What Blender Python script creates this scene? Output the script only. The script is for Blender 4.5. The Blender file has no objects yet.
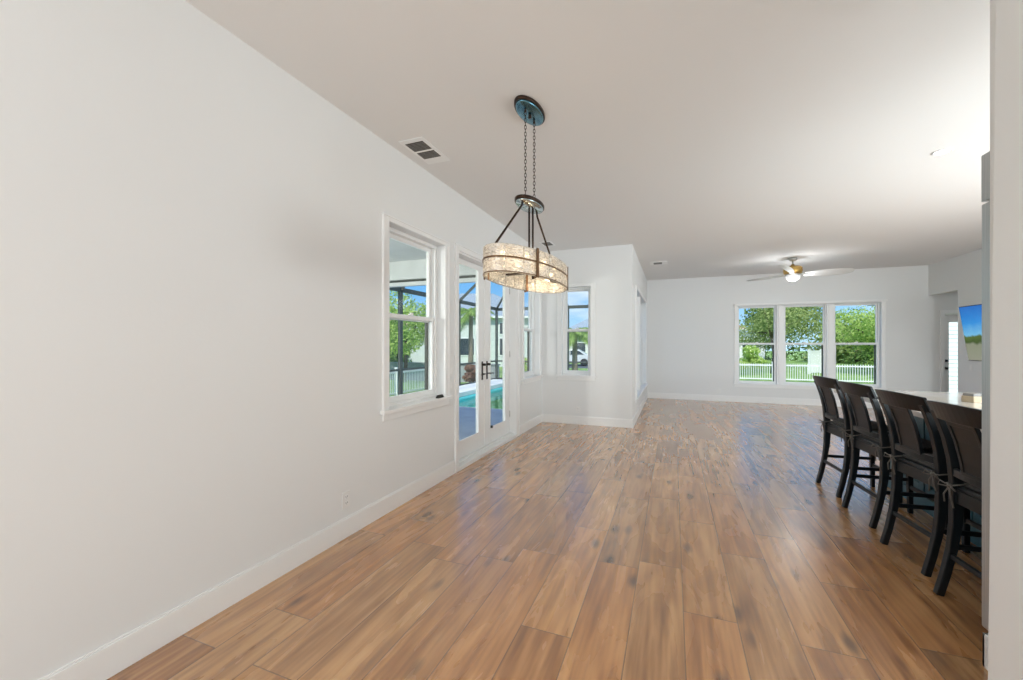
import bpy, bmesh, math, random
from mathutils import Vector, Matrix
random.seed(7)
S = bpy.context.scene
C = S.collection
PI = math.pi
R = math.radians

# ------------------------------------------------------------------ camera
cam = bpy.data.objects.new('camera', bpy.data.cameras.new('camera'))
C.objects.link(cam)
cam.location = (0, 0, 1.39)
cam.rotation_euler = (PI / 2, 0, 0.37396)
cam.data.sensor_width = 36.0
cam.data.lens = 411.6 / 1023 * 36.0
cam.data.shift_y = 4.5 / 1023
cam.data.clip_start = 0.05
cam.data.clip_end = 500
S.camera = cam

# ------------------------------------------------------------------ exposure
S.view_settings.view_transform = 'Standard'
S.view_settings.look = 'None'
S.view_settings.gamma = 1
S.view_settings.use_curve_mapping = False
S.view_settings.exposure = 0.0

# ------------------------------------------------------------------ world
W = bpy.data.worlds.new('world'); S.world = W; W.use_nodes = True
nt = W.node_tree; nt.nodes.clear()
def N(t, k, **kw):
    n = t.nodes.new(k)
    for a, b in kw.items(): setattr(n, a, b)
    return n
tc = N(nt, 'ShaderNodeTexCoord')
sep = N(nt, 'ShaderNodeSeparateXYZ'); nt.links.new(tc.outputs['Generated'], sep.inputs[0])
rp = N(nt, 'ShaderNodeValToRGB'); nt.links.new(sep.outputs['Z'], rp.inputs[0])
rp.color_ramp.elements[0].position = 0.0; rp.color_ramp.elements[0].color = (.50, .72, .92, 1)
rp.color_ramp.elements[1].position = .6; rp.color_ramp.elements[1].color = (.10, .33, .80, 1)
e = rp.color_ramp.elements.new(.13); e.color = (.17, .46, .88, 1)
mp = N(nt, 'ShaderNodeMapping'); mp.inputs['Scale'].default_value = (2.2, 2.2, 7)
nt.links.new(tc.outputs['Generated'], mp.inputs[0])
nz = N(nt, 'ShaderNodeTexNoise'); nz.inputs['Scale'].default_value = 1.7; nz.inputs['Detail'].default_value = 6
nt.links.new(mp.outputs[0], nz.inputs['Vector'])
cr = N(nt, 'ShaderNodeValToRGB'); cr.color_ramp.elements[0].position = .5; cr.color_ramp.elements[1].position = .68
nt.links.new(nz.outputs[0], cr.inputs[0])
mx = N(nt, 'ShaderNodeMixRGB'); mx.inputs[2].default_value = (.85, .9, .97, 1)
nt.links.new(cr.outputs[0], mx.inputs[0]); nt.links.new(rp.outputs[0], mx.inputs[1])
bg = N(nt, 'ShaderNodeBackground'); bg.inputs[1].default_value = 1.35
nt.links.new(mx.outputs[0], bg.inputs[0])
wo = N(nt, 'ShaderNodeOutputWorld'); nt.links.new(bg.outputs[0], wo.inputs[0])

# ------------------------------------------------------------------ sun
sl = bpy.data.lights.new('sun', 'SUN'); sl.energy = 4.6; sl.angle = R(.6); sl.color = (1, .96, .88)
so = bpy.data.objects.new('sun', sl); C.objects.link(so)
d = Vector((-.12, 1.0, -1.05)).normalized()
so.rotation_euler = d.to_track_quat('-Z', 'Y').to_euler()

def area(name, loc, direction, sx, sy, power, col):
    l = bpy.data.lights.new(name, 'AREA'); l.shape = 'RECTANGLE'; l.size = sx; l.size_y = sy
    l.energy = power; l.color = col
    o = bpy.data.objects.new(name, l); C.objects.link(o); o.location = loc
    o.rotation_euler = Vector(direction).normalized().to_track_quat('-Z', 'Y').to_euler()
    return o
# added fill light behind the camera; the back wall has no opening
area('entry_fill', (-.45, -2.7, 1.65), (0.02, 1, .14), 3.0, 2.3, 106, (.90, .965, 1.0))
# added fill light, unseen on the right; no window is built there
area('kitchen_side_fill', (4.9, 5.2, 1.2), (-1, .35, -.06), 4.2, 1.8, 205, (.85, .95, 1.0))

# second unseen fill, added in front of the closed kitchen wall
area('kitchen_back_fill', (3.7, 1.68, 1.25), (-.05, 1, -.12), 2.4, 1.2, 115, (.85, .95, 1.0))

# ------------------------------------------------------------------ materials
def mat(name, col, rough=.6, metal=0, spec=.5, emis=None, es=0, noise=None, bump=None, coat=0, trans=0):
    m = bpy.data.materials.new(name); m.use_nodes = True
    t = m.node_tree; b = t.nodes['Principled BSDF']
    b.inputs['Base Color'].default_value = (*col, 1)
    b.inputs['Roughness'].default_value = rough
    b.inputs['Metallic'].default_value = metal
    b.inputs['Specular IOR Level'].default_value = spec
    b.inputs['Coat Weight'].default_value = coat
    b.inputs['Transmission Weight'].default_value = trans
    if emis: b.inputs['Emission Color'].default_value = (*emis, 1); b.inputs['Emission Strength'].default_value = es
    c = N(t, 'ShaderNodeTexCoord')
    if noise:                       # (scale, second colour, (stretch))
        sc, c2, st = noise
        mp = N(t, 'ShaderNodeMapping'); mp.inputs['Scale'].default_value = st
        n = N(t, 'ShaderNodeTexNoise'); n.inputs['Scale'].default_value = sc; n.inputs['Detail'].default_value = 5
        r = N(t, 'ShaderNodeValToRGB'); r.color_ramp.elements[0].position = .35; r.color_ramp.elements[1].position = .68
        r.color_ramp.elements[0].color = (*col, 1); r.color_ramp.elements[1].color = (*c2, 1)
        t.links.new(c.outputs['Object'], mp.inputs[0]); t.links.new(mp.outputs[0], n.inputs['Vector'])
        t.links.new(n.outputs[0], r.inputs[0]); t.links.new(r.outputs[0], b.inputs['Base Color'])
    if bump:                        # (scale, strength, distance)
        n = N(t, 'ShaderNodeTexNoise'); n.inputs['Scale'].default_value = bump[0]; n.inputs['Detail'].default_value = 4
        bp = N(t, 'ShaderNodeBump'); bp.inputs['Strength'].default_value = bump[1]; bp.inputs['Distance'].default_value = bump[2]
        t.links.new(c.outputs['Object'], n.inputs['Vector']); t.links.new(n.outputs[0], bp.inputs['Height'])
        t.links.new(bp.outputs[0], b.inputs['Normal'])
    return m

M = {}
M['wall'] = mat('wall_paint', (.81, .81, .80), .75, spec=.3, bump=(60, .12, .002))
M['ceil'] = mat('ceiling_paint', (.81, .80, .785), .85, spec=.2, bump=(45, .15, .002))
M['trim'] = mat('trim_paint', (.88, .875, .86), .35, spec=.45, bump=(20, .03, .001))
M['white'] = mat('white_plastic', (.83, .82, .80), .3, bump=(30, .02, .001))
M['slot'] = mat('dark_slot', (.02, .02, .02), .6)
M['ventdark'] = mat('vent_shadow', (.07, .06, .05), .8, noise=(30, (.11, .1, .085), (1, 1, 1)))
M['black'] = mat('black_stained_wood', (.006, .007, .008), .32, coat=.04, spec=.3, noise=(6, (.009, .012, .014), (1, 1, .12)), bump=(40, .08, .002))
M['cushion'] = mat('cushion_fabric', (.035, .032, .03), .85, noise=(90, (.07, .065, .06), (1, 1, 1)), bump=(300, .3, .002))
M['tie'] = mat('tie_cord', (.13, .12, .105), .8, bump=(200, .3, .001))
M['bronze'] = mat('dark_bronze', (.035, .022, .016), .32, metal=.8, noise=(25, (.06, .038, .026), (1, 1, 1)))
M['brass'] = mat('antique_bronze_band', (.11, .055, .025), .35, metal=.8, noise=(25, (.17, .09, .04), (1, 1, 1)))
M['skyteal'] = mat('sky_tinted_polished_underside', (.10, .22, .28), .22, metal=.85, noise=(12, (.16, .3, .36), (1, 1, 1)))  # teal is the sky's reflection painted into the metal colour
M['chrome'] = mat('smoky_polished_plate', (.45, .53, .55), .15, metal=.9, noise=(12, (.55, .6, .6), (1, 1, 1)))
M['hardware'] = mat('oil_rubbed_hardware', (.035, .028, .024), .35, metal=.7, noise=(40, (.055, .045, .04), (1, 1, 1)))
M['blackp'] = mat('black_plastic', (.012, .012, .012), .4, bump=(50, .02, .001))
M['steel'] = mat('brushed_stainless', (.44, .47, .48), .34, metal=.85, noise=(4, (.56, .58, .58), (30, 30, .6)))
M['nickel'] = mat('brushed_nickel', (.5, .49, .46), .3, metal=.8, noise=(30, (.6, .59, .56), (1, 1, 1)))
M['gold'] = mat('brushed_brass_motor', (.50, .31, .08), .35, metal=.75, noise=(30, (.6, .4, .13), (1, 1, 1)))
M['blade'] = mat('fan_blade_white', (.80, .80, .78), .45, noise=(8, (.74, .73, .71), (1, 6, 1)))
M['island'] = mat('island_paint', (.035, .115, .15), .38, noise=(5, (.045, .135, .17), (1, 1, 1)))
M['quartz'] = mat('quartz_counter', (.80, .79, .77), .12, coat=.3, noise=(3.2, (.70, .66, .60), (1, .5, 1)))
M['tan'] = mat('tan_card', (.55, .44, .30), .7, noise=(20, (.5, .4, .27), (1, 1, 1)))
M['greycard'] = mat('grey_card', (.26, .25, .24), .6, noise=(20, (.3, .29, .27), (1, 1, 1)))
M['screenframe'] = mat('bronze_aluminium', (.075, .08, .07), .5, metal=.1, noise=(15, (.10, .105, .09), (1, 1, 1)))
M['deck'] = mat('pool_deck_pavers', (.36, .37, .40), .8, noise=(3, (.44, .45, .47), (1, 1, 1)), bump=(30, .2, .01))
M['coping'] = mat('white_coping', (.82, .80, .76), .7, noise=(5, (.74, .72, .68), (1, 1, 1)))
M['pooltile'] = mat('pool_plaster', (.16, .80, .80), .6, noise=(2, (.24, .88, .86), (1, 1, 1)))
M['lawn'] = mat('lawn_grass', (.14, .27, .05), .9, noise=(1.6, (.36, .50, .13), (1, 1, 1)), bump=(30, .8, .05))
M['mulch'] = mat('mulch_bed', (.20, .14, .09), .95, noise=(9, (.34, .26, .18), (1, 1, 1)), bump=(40, .8, .03))
M['vinyl'] = mat('white_vinyl', (.85, .86, .84), .4, noise=(2, (.8, .81, .79), (1, 1, 1)))
M['bark'] = mat('tree_bark', (.10, .07, .05), .9, noise=(8, (.22, .17, .13), (1, 1, .2)), bump=(20, .6, .03))
M['palmbark'] = mat('palm_bark', (.25, .2, .15), .9, noise=(8, (.34, .28, .22), (1, 1, 4)), bump=(10, .6, .03))
M['stucco'] = mat('pale_stucco', (.66, .70, .66), .85, noise=(3, (.6, .64, .6), (1, 1, 1)))
M['stuccow'] = mat('white_stucco', (.78, .78, .76), .85, noise=(3, (.72, .72, .7), (1, 1, 1)))
M['stuccog'] = mat('grey_stucco', (.30, .32, .33), .85, noise=(3, (.36, .38, .38), (1, 1, 1)))
M['roofg'] = mat('grey_shingle', (.28, .33, .38), .85, noise=(5, (.35, .40, .45), (1, 1, 6)), bump=(15, .4, .03))
M['rooft'] = mat('terracotta_tile', (.55, .33, .25), .85, noise=(5, (.66, .44, .34), (1, 1, 6)), bump=(15, .5, .04))
M['darkwin'] = mat('dark_window_glass', (.03, .04, .05), .1, noise=(3, (.05, .07, .08), (1, 1, 1)))
M['carblue'] = mat('blue_car_paint', (.05, .13, .30), .2, coat=.6, noise=(2, (.06, .15, .33), (1, 1, 1)))
M['carwhite'] = mat('silver_car_paint', (.62, .64, .66), .2, coat=.6, noise=(2, (.66, .68, .7), (1, 1, 1)))
M['tyre'] = mat('tyre_rubber', (.02, .02, .02), .85, bump=(60, .3, .005))
M['asphalt'] = mat('asphalt', (.10, .11, .12), .9, noise=(20, (.14, .15, .16), (1, 1, 1)))
M['bulb'] = mat('warm_bulb', (1, .9, .7), .4, emis=(1, .74, .42), es=10)
M['led'] = mat('led_lens', (1, 1, 1), .4, emis=(1, .95, .85), es=16)
M['fanlamp'] = mat('fan_lamp_glass', (.9, .9, .9), .25, emis=(.95, .95, 1), es=.35)
M['blind'] = mat('white_blind', (.88, .88, .9), .6, bump=(20, .05, .001))

def leafmat(name, c1, c2):
    m = bpy.data.materials.new(name); m.use_nodes = True; t = m.node_tree; t.nodes.clear()
    g = N(t, 'ShaderNodeNewGeometry'); w = N(t, 'ShaderNodeTexWhiteNoise', noise_dimensions='1D')
    t.links.new(g.outputs['Random Per Island'], w.inputs['W'])
    r = N(t, 'ShaderNodeValToRGB'); r.color_ramp.elements[0].color = (*c1, 1); r.color_ramp.elements[1].color = (*c2, 1)
    t.links.new(w.outputs['Value'], r.inputs[0])
    a = N(t, 'ShaderNodeBsdfDiffuse'); b = N(t, 'ShaderNodeBsdfTranslucent'); x = N(t, 'ShaderNodeMixShader'); x.inputs[0].default_value = .4
    t.links.new(r.outputs[0], a.inputs[0]); t.links.new(r.outputs[0], b.inputs[0])
    t.links.new(a.outputs[0], x.inputs[1]); t.links.new(b.outputs[0], x.inputs[2])
    o = N(t, 'ShaderNodeOutputMaterial'); t.links.new(x.outputs[0], o.inputs[0])
    return m
M['leafA'] = leafmat('leaf_olive', (.16, .24, .06), (.52, .58, .24))
M['leafB'] = leafmat('leaf_bright', (.20, .36, .06), (.66, .78, .26))
M['leafC'] = leafmat('leaf_dark', (.05, .11, .03), (.22, .34, .10))
M['leafR'] = leafmat('leaf_rusty', (.22, .10, .07), (.40, .25, .16))
M['frond'] = leafmat('palm_frond', (.14, .28, .05), (.50, .62, .20))

# clear pane: sees through, mirrors a little
def glassmat():
    m = bpy.data.materials.new('window_glass'); m.use_nodes = True; t = m.node_tree; t.nodes.clear()
    a = N(t, 'ShaderNodeBsdfTransparent'); a.inputs[0].default_value = (.95, .97, .96, 1)
    b = N(t, 'ShaderNodeBsdfGlossy'); b.inputs['Roughness'].default_value = .02
    lw = N(t, 'ShaderNodeLayerWeight'); lw.inputs[0].default_value = .5
    pw = N(t, 'ShaderNodeMath', operation='POWER'); pw.inputs[1].default_value = 5; t.links.new(lw.outputs['Facing'], pw.inputs[0])
    f = N(t, 'ShaderNodeMath', operation='MULTIPLY_ADD'); f.inputs[1].default_value = .5; f.inputs[2].default_value = .001; t.links.new(pw.outputs[0], f.inputs[0])
    x = N(t, 'ShaderNodeMixShader'); o = N(t, 'ShaderNodeOutputMaterial')
    t.links.new(f.outputs[0], x.inputs[0]); t.links.new(a.outputs[0], x.inputs[1]); t.links.new(b.outputs[0], x.inputs[2]); t.links.new(x.outputs[0], o.inputs[0])
    return m
M['glass'] = glassmat()
def meshmat():
    m = bpy.data.materials.new('insect_screen'); m.use_nodes = True; t = m.node_tree; t.nodes.clear()
    a = N(t, 'ShaderNodeBsdfTransparent'); b = N(t, 'ShaderNodeBsdfDiffuse'); b.inputs[0].default_value = (.25, .27, .28, 1)
    x = N(t, 'ShaderNodeMixShader'); x.inputs[0].default_value = .12; o = N(t, 'ShaderNodeOutputMaterial')
    t.links.new(a.outputs[0], x.inputs[1]); t.links.new(b.outputs[0], x.inputs[2]); t.links.new(x.outputs[0], o.inputs[0])
    return m
M['mesh'] = meshmat()
def watermat():
    m = bpy.data.materials.new('pool_water'); m.use_nodes = True; t = m.node_tree; t.nodes.clear()
    a = N(t, 'ShaderNodeBsdfTransparent'); a.inputs[0].default_value = (.78, .98, .98, 1)
    b = N(t, 'ShaderNodeBsdfGlossy'); b.inputs['Roughness'].default_value = .05
    f = N(t, 'ShaderNodeFresnel'); f.inputs[0].default_value = 1.33
    n = N(t, 'ShaderNodeTexNoise'); n.inputs['Scale'].default_value = 3; bp = N(t, 'ShaderNodeBump'); bp.inputs['Strength'].default_value = .3; bp.inputs['Distance'].default_value = .05
    t.links.new(n.outputs[0], bp.inputs['Height']); t.links.new(bp.outputs[0], b.inputs['Normal']); t.links.new(bp.outputs[0], f.inputs['Normal'])
    x = N(t, 'ShaderNodeMixShader'); o = N(t, 'ShaderNodeOutputMaterial')
    ml = N(t, 'ShaderNodeMath', operation='MULTIPLY'); ml.inputs[1].default_value = .55; t.links.new(f.outputs[0], ml.inputs[0])
    t.links.new(ml.outputs[0], x.inputs[0]); t.links.new(a.outputs[0], x.inputs[1]); t.links.new(b.outputs[0], x.inputs[2]); t.links.new(x.outputs[0], o.inputs[0])
    return m
M['water'] = watermat()
def crystalmat():
    m = bpy.data.materials.new('textured_glass_block'); m.use_nodes = True; t = m.node_tree; t.nodes.clear()
    c = N(t, 'ShaderNodeTexCoord'); mp = N(t, 'ShaderNodeMapping'); mp.inputs['Scale'].default_value = (1, 1, 2.5)
    n = N(t, 'ShaderNodeTexNoise'); n.inputs['Scale'].default_value = 26; n.inputs['Detail'].default_value = 3; n.inputs['Distortion'].default_value = 1.2
    t.links.new(c.outputs['Object'], mp.inputs[0]); t.links.new(mp.outputs[0], n.inputs['Vector'])
    bp = N(t, 'ShaderNodeBump'); bp.inputs['Strength'].default_value = .7; bp.inputs['Distance'].default_value = .01
    t.links.new(n.outputs[0], bp.inputs['Height'])
    tr = N(t, 'ShaderNodeBsdfTransparent'); tr.inputs[0].default_value = (.93, .90, .85, 1)
    tl = N(t, 'ShaderNodeBsdfTranslucent'); tl.inputs[0].default_value = (.86, .82, .75, 1)
    df = N(t, 'ShaderNodeBsdfDiffuse'); df.inputs[0].default_value = (.82, .80, .76, 1)
    gl = N(t, 'ShaderNodeBsdfGlossy'); gl.inputs['Roughness'].default_value = .12
    for k in (tl, df, gl): t.links.new(bp.outputs[0], k.inputs['Normal'])
    r = N(t, 'ShaderNodeValToRGB'); r.color_ramp.elements[0].position = .42; r.color_ramp.elements[1].position = .6
    r.color_ramp.elements[0].color = (.10, .10, .10, 1); r.color_ramp.elements[1].color = (.60, .60, .60, 1)
    t.links.new(n.outputs[0], r.inputs[0])
    x1 = N(t, 'ShaderNodeMixShader'); x1.inputs[0].default_value = .5
    t.links.new(tl.outputs[0], x1.inputs[1]); t.links.new(df.outputs[0], x1.inputs[2])
    x2 = N(t, 'ShaderNodeMixShader'); t.links.new(r.outputs[0], x2.inputs[0]); t.links.new(x1.outputs[0], x2.inputs[1]); t.links.new(tr.outputs[0], x2.inputs[2])
    x3 = N(t, 'ShaderNodeMixShader'); x3.inputs[0].default_value = .12
    t.links.new(x2.outputs[0], x3.inputs[1]); t.links.new(gl.outputs[0], x3.inputs[2])
    o = N(t, 'ShaderNodeOutputMaterial'); t.links.new(x3.outputs[0], o.inputs[0])
    return m
M['crystal'] = crystalmat()

def floormat():
    m = bpy.data.materials.new('wood_look_planks'); m.use_nodes = True; t = m.node_tree; b = t.nodes['Principled BSDF']
    L = t.links.new
    def math_(op, a, bb=None):
        n = N(t, 'ShaderNodeMath', operation=op)
        for i, v in enumerate((a, bb)):
            if v is None: continue
            if isinstance(v, (int, float)): n.inputs[i].default_value = v
            else: L(v, n.inputs[i])
        return n.outputs[0]
    c = N(t, 'ShaderNodeTexCoord'); s = N(t, 'ShaderNodeSeparateXYZ'); L(c.outputs['Object'], s.inputs[0])
    xs = math_('DIVIDE', math_('ADD', s.outputs['X'], 9.95), .25)
    col = math_('FLOOR', xs)
    w1 = N(t, 'ShaderNodeTexWhiteNoise', noise_dimensions='1D'); L(col, w1.inputs['W'])
    ys = math_('ADD', math_('DIVIDE', s.outputs['Y'], 1.2), math_('MULTIPLY', w1.outputs['Value'], 7.3))
    row = math_('FLOOR', ys)
    cb = N(t, 'ShaderNodeCombineXYZ'); L(col, cb.inputs[0]); L(row, cb.inputs[1])
    w2 = N(t, 'ShaderNodeTexWhiteNoise', noise_dimensions='3D'); L(cb.outputs[0], w2.inputs['Vector'])
    # seams
    fx = math_('FRACT', xs); fy = math_('FRACT', ys)
    ex = math_('MULTIPLY', math_('MINIMUM', fx, math_('SUBTRACT', 1, fx)), .25)
    ey = math_('MULTIPLY', math_('MINIMUM', fy, math_('SUBTRACT', 1, fy)), 1.2)
    ed = math_('MINIMUM', ex, ey)
    seam = math_('LESS_THAN', ed, .0026)
    # grain coordinates, shifted for each plank
    va = N(t, 'ShaderNodeVectorMath', operation='SCALE'); L(w2.outputs['Color'], va.inputs[0]); va.inputs[3].default_value = 23
    vb = N(t, 'ShaderNodeVectorMath', operation='ADD'); L(c.outputs['Object'], vb.inputs[0]); L(va.outputs[0], vb.inputs[1])
    def noise(sx, sy, sc, det, dist=0):
        mp = N(t, 'ShaderNodeMapping'); mp.inputs['Scale'].default_value = (sx, sy, 1); L(vb.outputs[0], mp.inputs[0])
        n = N(t, 'ShaderNodeTexNoise'); n.inputs['Scale'].default_value = sc; n.inputs['Detail'].default_value = det; n.inputs['Distortion'].default_value = dist
        L(mp.outputs[0], n.inputs['Vector']); return n.outputs[0]
    fine = noise(4.5, .36, 5, 7, .2)
    broad = noise(3.2, .6, 1.5, 4, 1.2)
    mp = N(t, 'ShaderNodeMapping'); mp.inputs['Scale'].default_value = (9, .9, 1); L(vb.outputs[0], mp.inputs[0])
    wv = N(t, 'ShaderNodeTexWave', wave_type='BANDS', bands_direction='X'); wv.inputs['Scale'].default_value = 1.1; wv.inputs['Distortion'].default_value = 7; wv.inputs['Detail'].default_value = 3; wv.inputs['Detail Scale'].default_value = .8
    L(mp.outputs[0], wv.inputs['Vector'])
    g = math_('ADD', math_('MULTIPLY', fine, .78), math_('ADD', math_('MULTIPLY', broad, .5), math_('MULTIPLY', wv.outputs['Fac'], .05)))
    r = N(t, 'ShaderNodeValToRGB'); L(g, r.inputs[0])
    E = r.color_ramp.elements
    E[0].position = .44; E[0].color = (.29, .14, .06, 1)
    E[1].position = .90; E[1].color = (.72, .42, .19, 1)
    k = E.new(.60); k.color = (.44, .215, .086, 1)
    k = E.new(.72); k.color = (.58, .305, .125, 1)
    # plank tone
    tone = N(t, 'ShaderNodeValToRGB'); L(w2.outputs['Value'], tone.inputs[0])
    T = tone.color_ramp.elements; T[0].color = (.80, .75, .71, 1); T[1].color = (1.18, 1.16, 1.10, 1)
    k = T.new(.35); k.color = (1.04, .95, .86, 1); k = T.new(.65); k.color = (.90, .95, 1.02, 1)
    mu = N(t, 'ShaderNodeMixRGB', blend_type='MULTIPLY'); mu.inputs[0].default_value = 1; L(r.outputs[0], mu.inputs[1]); L(tone.outputs[0], mu.inputs[2])
    # knots
    mp2 = N(t, 'ShaderNodeMapping'); mp2.inputs['Scale'].default_value = (5.0, 1.9, 1); L(vb.outputs[0], mp2.inputs[0])
    vo = N(t, 'ShaderNodeTexVoronoi'); vo.inputs['Scale'].default_value = 1; L(mp2.outputs[0], vo.inputs['Vector'])
    kr = N(t, 'ShaderNodeValToRGB'); kr.color_ramp.elements[0].position = .07; kr.color_ramp.elements[0].color = (1, 1, 1, 1); kr.color_ramp.elements[1].position = .19; kr.color_ramp.elements[1].color = (0, 0, 0, 1)
    L(math_('ADD', vo.outputs['Distance'], math_('MULTIPLY', math_('SUBTRACT', fine, .5), .12)), kr.inputs[0])
    mk = N(t, 'ShaderNodeMixRGB'); L(math_('MULTIPLY', kr.outputs[0], .8), mk.inputs[0]); L(mu.outputs[0], mk.inputs[1]); mk.inputs[2].default_value = (.10, .05, .03, 1)
    sm = N(t, 'ShaderNodeMixRGB'); L(math_('MULTIPLY', seam, .8), sm.inputs[0]); L(mk.outputs[0], sm.inputs[1]); sm.inputs[2].default_value = (.13, .075, .045, 1)
    L(sm.outputs[0], b.inputs['Base Color'])
    L(math_('ADD', .22, math_('MULTIPLY', broad, .10)), b.inputs['Roughness'])
    b.inputs['Specular IOR Level'].default_value = .9; b.inputs['Coat Weight'].default_value = .9; b.inputs['Coat Roughness'].default_value = .24
    bp = N(t, 'ShaderNodeBump'); bp.inputs['Strength'].default_value = .05; bp.inputs['Distance'].default_value = .002
    L(math_('MULTIPLY', seam, -1.0), bp.inputs['Height']); L(bp.outputs[0], b.inputs['Normal'])
    return m
M['floor'] = floormat()

def tvmat():
    m = bpy.data.materials.new('tv_picture'); m.use_nodes = True; t = m.node_tree; t.nodes.clear()
    L = t.links.new
    c = N(t, 'ShaderNodeTexCoord'); s = N(t, 'ShaderNodeSeparateXYZ'); L(c.outputs['Object'], s.inputs[0])
    n = N(t, 'ShaderNodeTexNoise'); n.inputs['Scale'].default_value = 6; n.inputs['Detail'].default_value = 6; L(c.outputs['Object'], n.inputs['Vector'])
    ma = N(t, 'ShaderNodeMath', operation='MULTIPLY_ADD'); L(n.outputs[0], ma.inputs[0]); ma.inputs[1].default_value = .12; L(s.outputs['Z'], ma.inputs[2])
    r = N(t, 'ShaderNodeValToRGB'); L(ma.outputs[0], r.inputs[0]); E = r.color_ramp.elements
    E[0].position = .0; E[0].color = (.30, .29, .24, 1)
    E[1].position = 1.0; E[1].color = (.015, .14, .52, 1)
    for p, k in ((.34, (.26, .28, .20, 1)), (.38, (.06, .10, .03, 1)), (.47, (.10, .15, .04, 1)), (.50, (.18, .50, .78, 1)), (.7, (.04, .28, .72, 1))):
        E.new(p).color = k
    e = N(t, 'ShaderNodeEmission'); e.inputs[1].default_value = 1.0; L(r.outputs[0], e.inputs[0])
    g = N(t, 'ShaderNodeBsdfGlossy'); g.inputs[1].default_value = .1; x = N(t, 'ShaderNodeMixShader'); x.inputs[0].default_value = .05
    L(e.outputs[0], x.inputs[1]); L(g.outputs[0], x.inputs[2]); o = N(t, 'ShaderNodeOutputMaterial'); L(x.outputs[0], o.inputs[0])
    return m
M['tv'] = tvmat()

# ------------------------------------------------------------------ mesh builder
class MB:
    def __init__(s): s.v = []; s.f = []; s.sm = []
    def add(s, vs, fs, smooth=False):
        b = len(s.v); s.v += [tuple(p) for p in vs]
        s.f += [tuple(b + i for i in f) for f in fs]; s.sm += [smooth] * len(fs); return s
    def box(s, x0, x1, y0, y1, z0, z1):
        x0, x1 = sorted((x0, x1)); y0, y1 = sorted((y0, y1)); z0, z1 = sorted((z0, z1))
        vs = [(x, y, z) for x in (x0, x1) for y in (y0, y1) for z in (z0, z1)]
        return s.add(vs, [(0, 1, 3, 2), (4, 6, 7, 5), (0, 4, 5, 1), (2, 3, 7, 6), (0, 2, 6, 4), (1, 5, 7, 3)])
    def tube(s, pts, r, seg=8, closed=False, caps=True):
        P = [Vector(p) for p in pts]; n = len(P); rr = r if isinstance(r, (list, tuple)) else [r] * n
        up = None; vs = []
        for i in range(n):
            if closed: d = P[(i + 1) % n] - P[i - 1]
            else: d = P[min(i + 1, n - 1)] - P[max(i - 1, 0)]
            d = d.normalized() if d.length > 1e-9 else Vector((0, 0, 1))
            if up is None: up = Vector((0, 0, 1)) if abs(d.z) < .9 else Vector((1, 0, 0))
            a = d.cross(up)
            if a.length < 1e-6: a = d.orthogonal()
            a.normalize(); up = a.cross(d).normalized()
            for k in range(seg):
                t = 2 * PI * k / seg; vs.append(P[i] + (a * math.cos(t) + up * math.sin(t)) * rr[i])
        fs = []
        for i in range(n if closed else n - 1):
            j = (i + 1) % n
            for k in range(seg):
                l = (k + 1) % seg; fs.append((i * seg + k, i * seg + l, j * seg + l, j * seg + k))
        if caps and not closed: fs.append(tuple(range(seg))[::-1]); fs.append(tuple((n - 1) * seg + k for k in range(seg)))
        return s.add(vs, fs, True)
    def lathe(s, prof, c=(0, 0, 0), seg=24, sx=1, sy=1):
        n = len(prof); vs = []
        for r, z in prof:
            for k in range(seg):
                t = 2 * PI * k / seg; vs.append((c[0] + r * sx * math.cos(t), c[1] + r * sy * math.sin(t), c[2] + z))
        fs = [(i * seg + k, i * seg + (k + 1) % seg, (i + 1) * seg + (k + 1) % seg, (i + 1) * seg + k) for i in range(n - 1) for k in range(seg)]
        fs.append(tuple(range(seg))[::-1]); fs.append(tuple((n - 1) * seg + k for k in range(seg)))
        return s.add(vs, fs, True)
    def sweep(s, pts, w, h, side):       # rectangular section; side = direction of w; w,h scalars or lists
        P = [Vector(p) for p in pts]; n = len(P); side = Vector(side).normalized(); vs = []
        W_ = w if isinstance(w, (list, tuple)) else [w] * n; H_ = h if isinstance(h, (list, tuple)) else [h] * n
        for i in range(n):
            d = (P[min(i + 1, n - 1)] - P[max(i - 1, 0)]).normalized(); u = d.cross(side).normalized(); a = u.cross(d).normalized()
            for p, q in ((-1, -1), (1, -1), (1, 1), (-1, 1)): vs.append(P[i] + a * (p * W_[i] / 2) + u * (q * H_[i] / 2))
        fs = [(i * 4 + k, i * 4 + (k + 1) % 4, i * 4 + 4 + (k + 1) % 4, i * 4 + 4 + k) for i in range(n - 1) for k in range(4)]
        fs += [(3, 2, 1, 0), tuple((n - 1) * 4 + k for k in range(4))]
        return s.add(vs, fs)
    def prism(s, poly, axis, a, b):      # polygon in the two other axes, extruded from a to b
        n = len(poly)
        def P(p, q):
            return {'x': (q, p[0], p[1]), 'y': (p[0], q, p[1]), 'z': (p[0], p[1], q)}[axis]
        vs = [P(p, a) for p in poly] + [P(p, b) for p in poly]
        fs = [tuple(range(n)), tuple(range(n, 2 * n))[::-1]] + [(i, (i + 1) % n, n + (i + 1) % n, n + i) for i in range(n)]
        return s.add(vs, fs)
    def build(s, name, m, parent=None, bevel=0, seg=2, recalc=True):
        me = bpy.data.meshes.new(name); me.from_pydata(s.v, [], s.f)
        for p, q in zip(me.polygons, s.sm): p.use_smooth = q
        if recalc:
            bm = bmesh.new(); bm.from_mesh(me); bmesh.ops.recalc_face_normals(bm, faces=bm.faces); bm.to_mesh(me); bm.free()
        me.materials.append(M[m]); me.update()
        o = bpy.data.objects.new(name, me); C.objects.link(o)
        if parent: o.parent = parent
        if bevel:
            b = o.modifiers.new('bevel', 'BEVEL'); b.width = bevel; b.segments = seg; b.limit_method = 'ANGLE'; b.angle_limit = R(40); b.harden_normals = False
        return o
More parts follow.
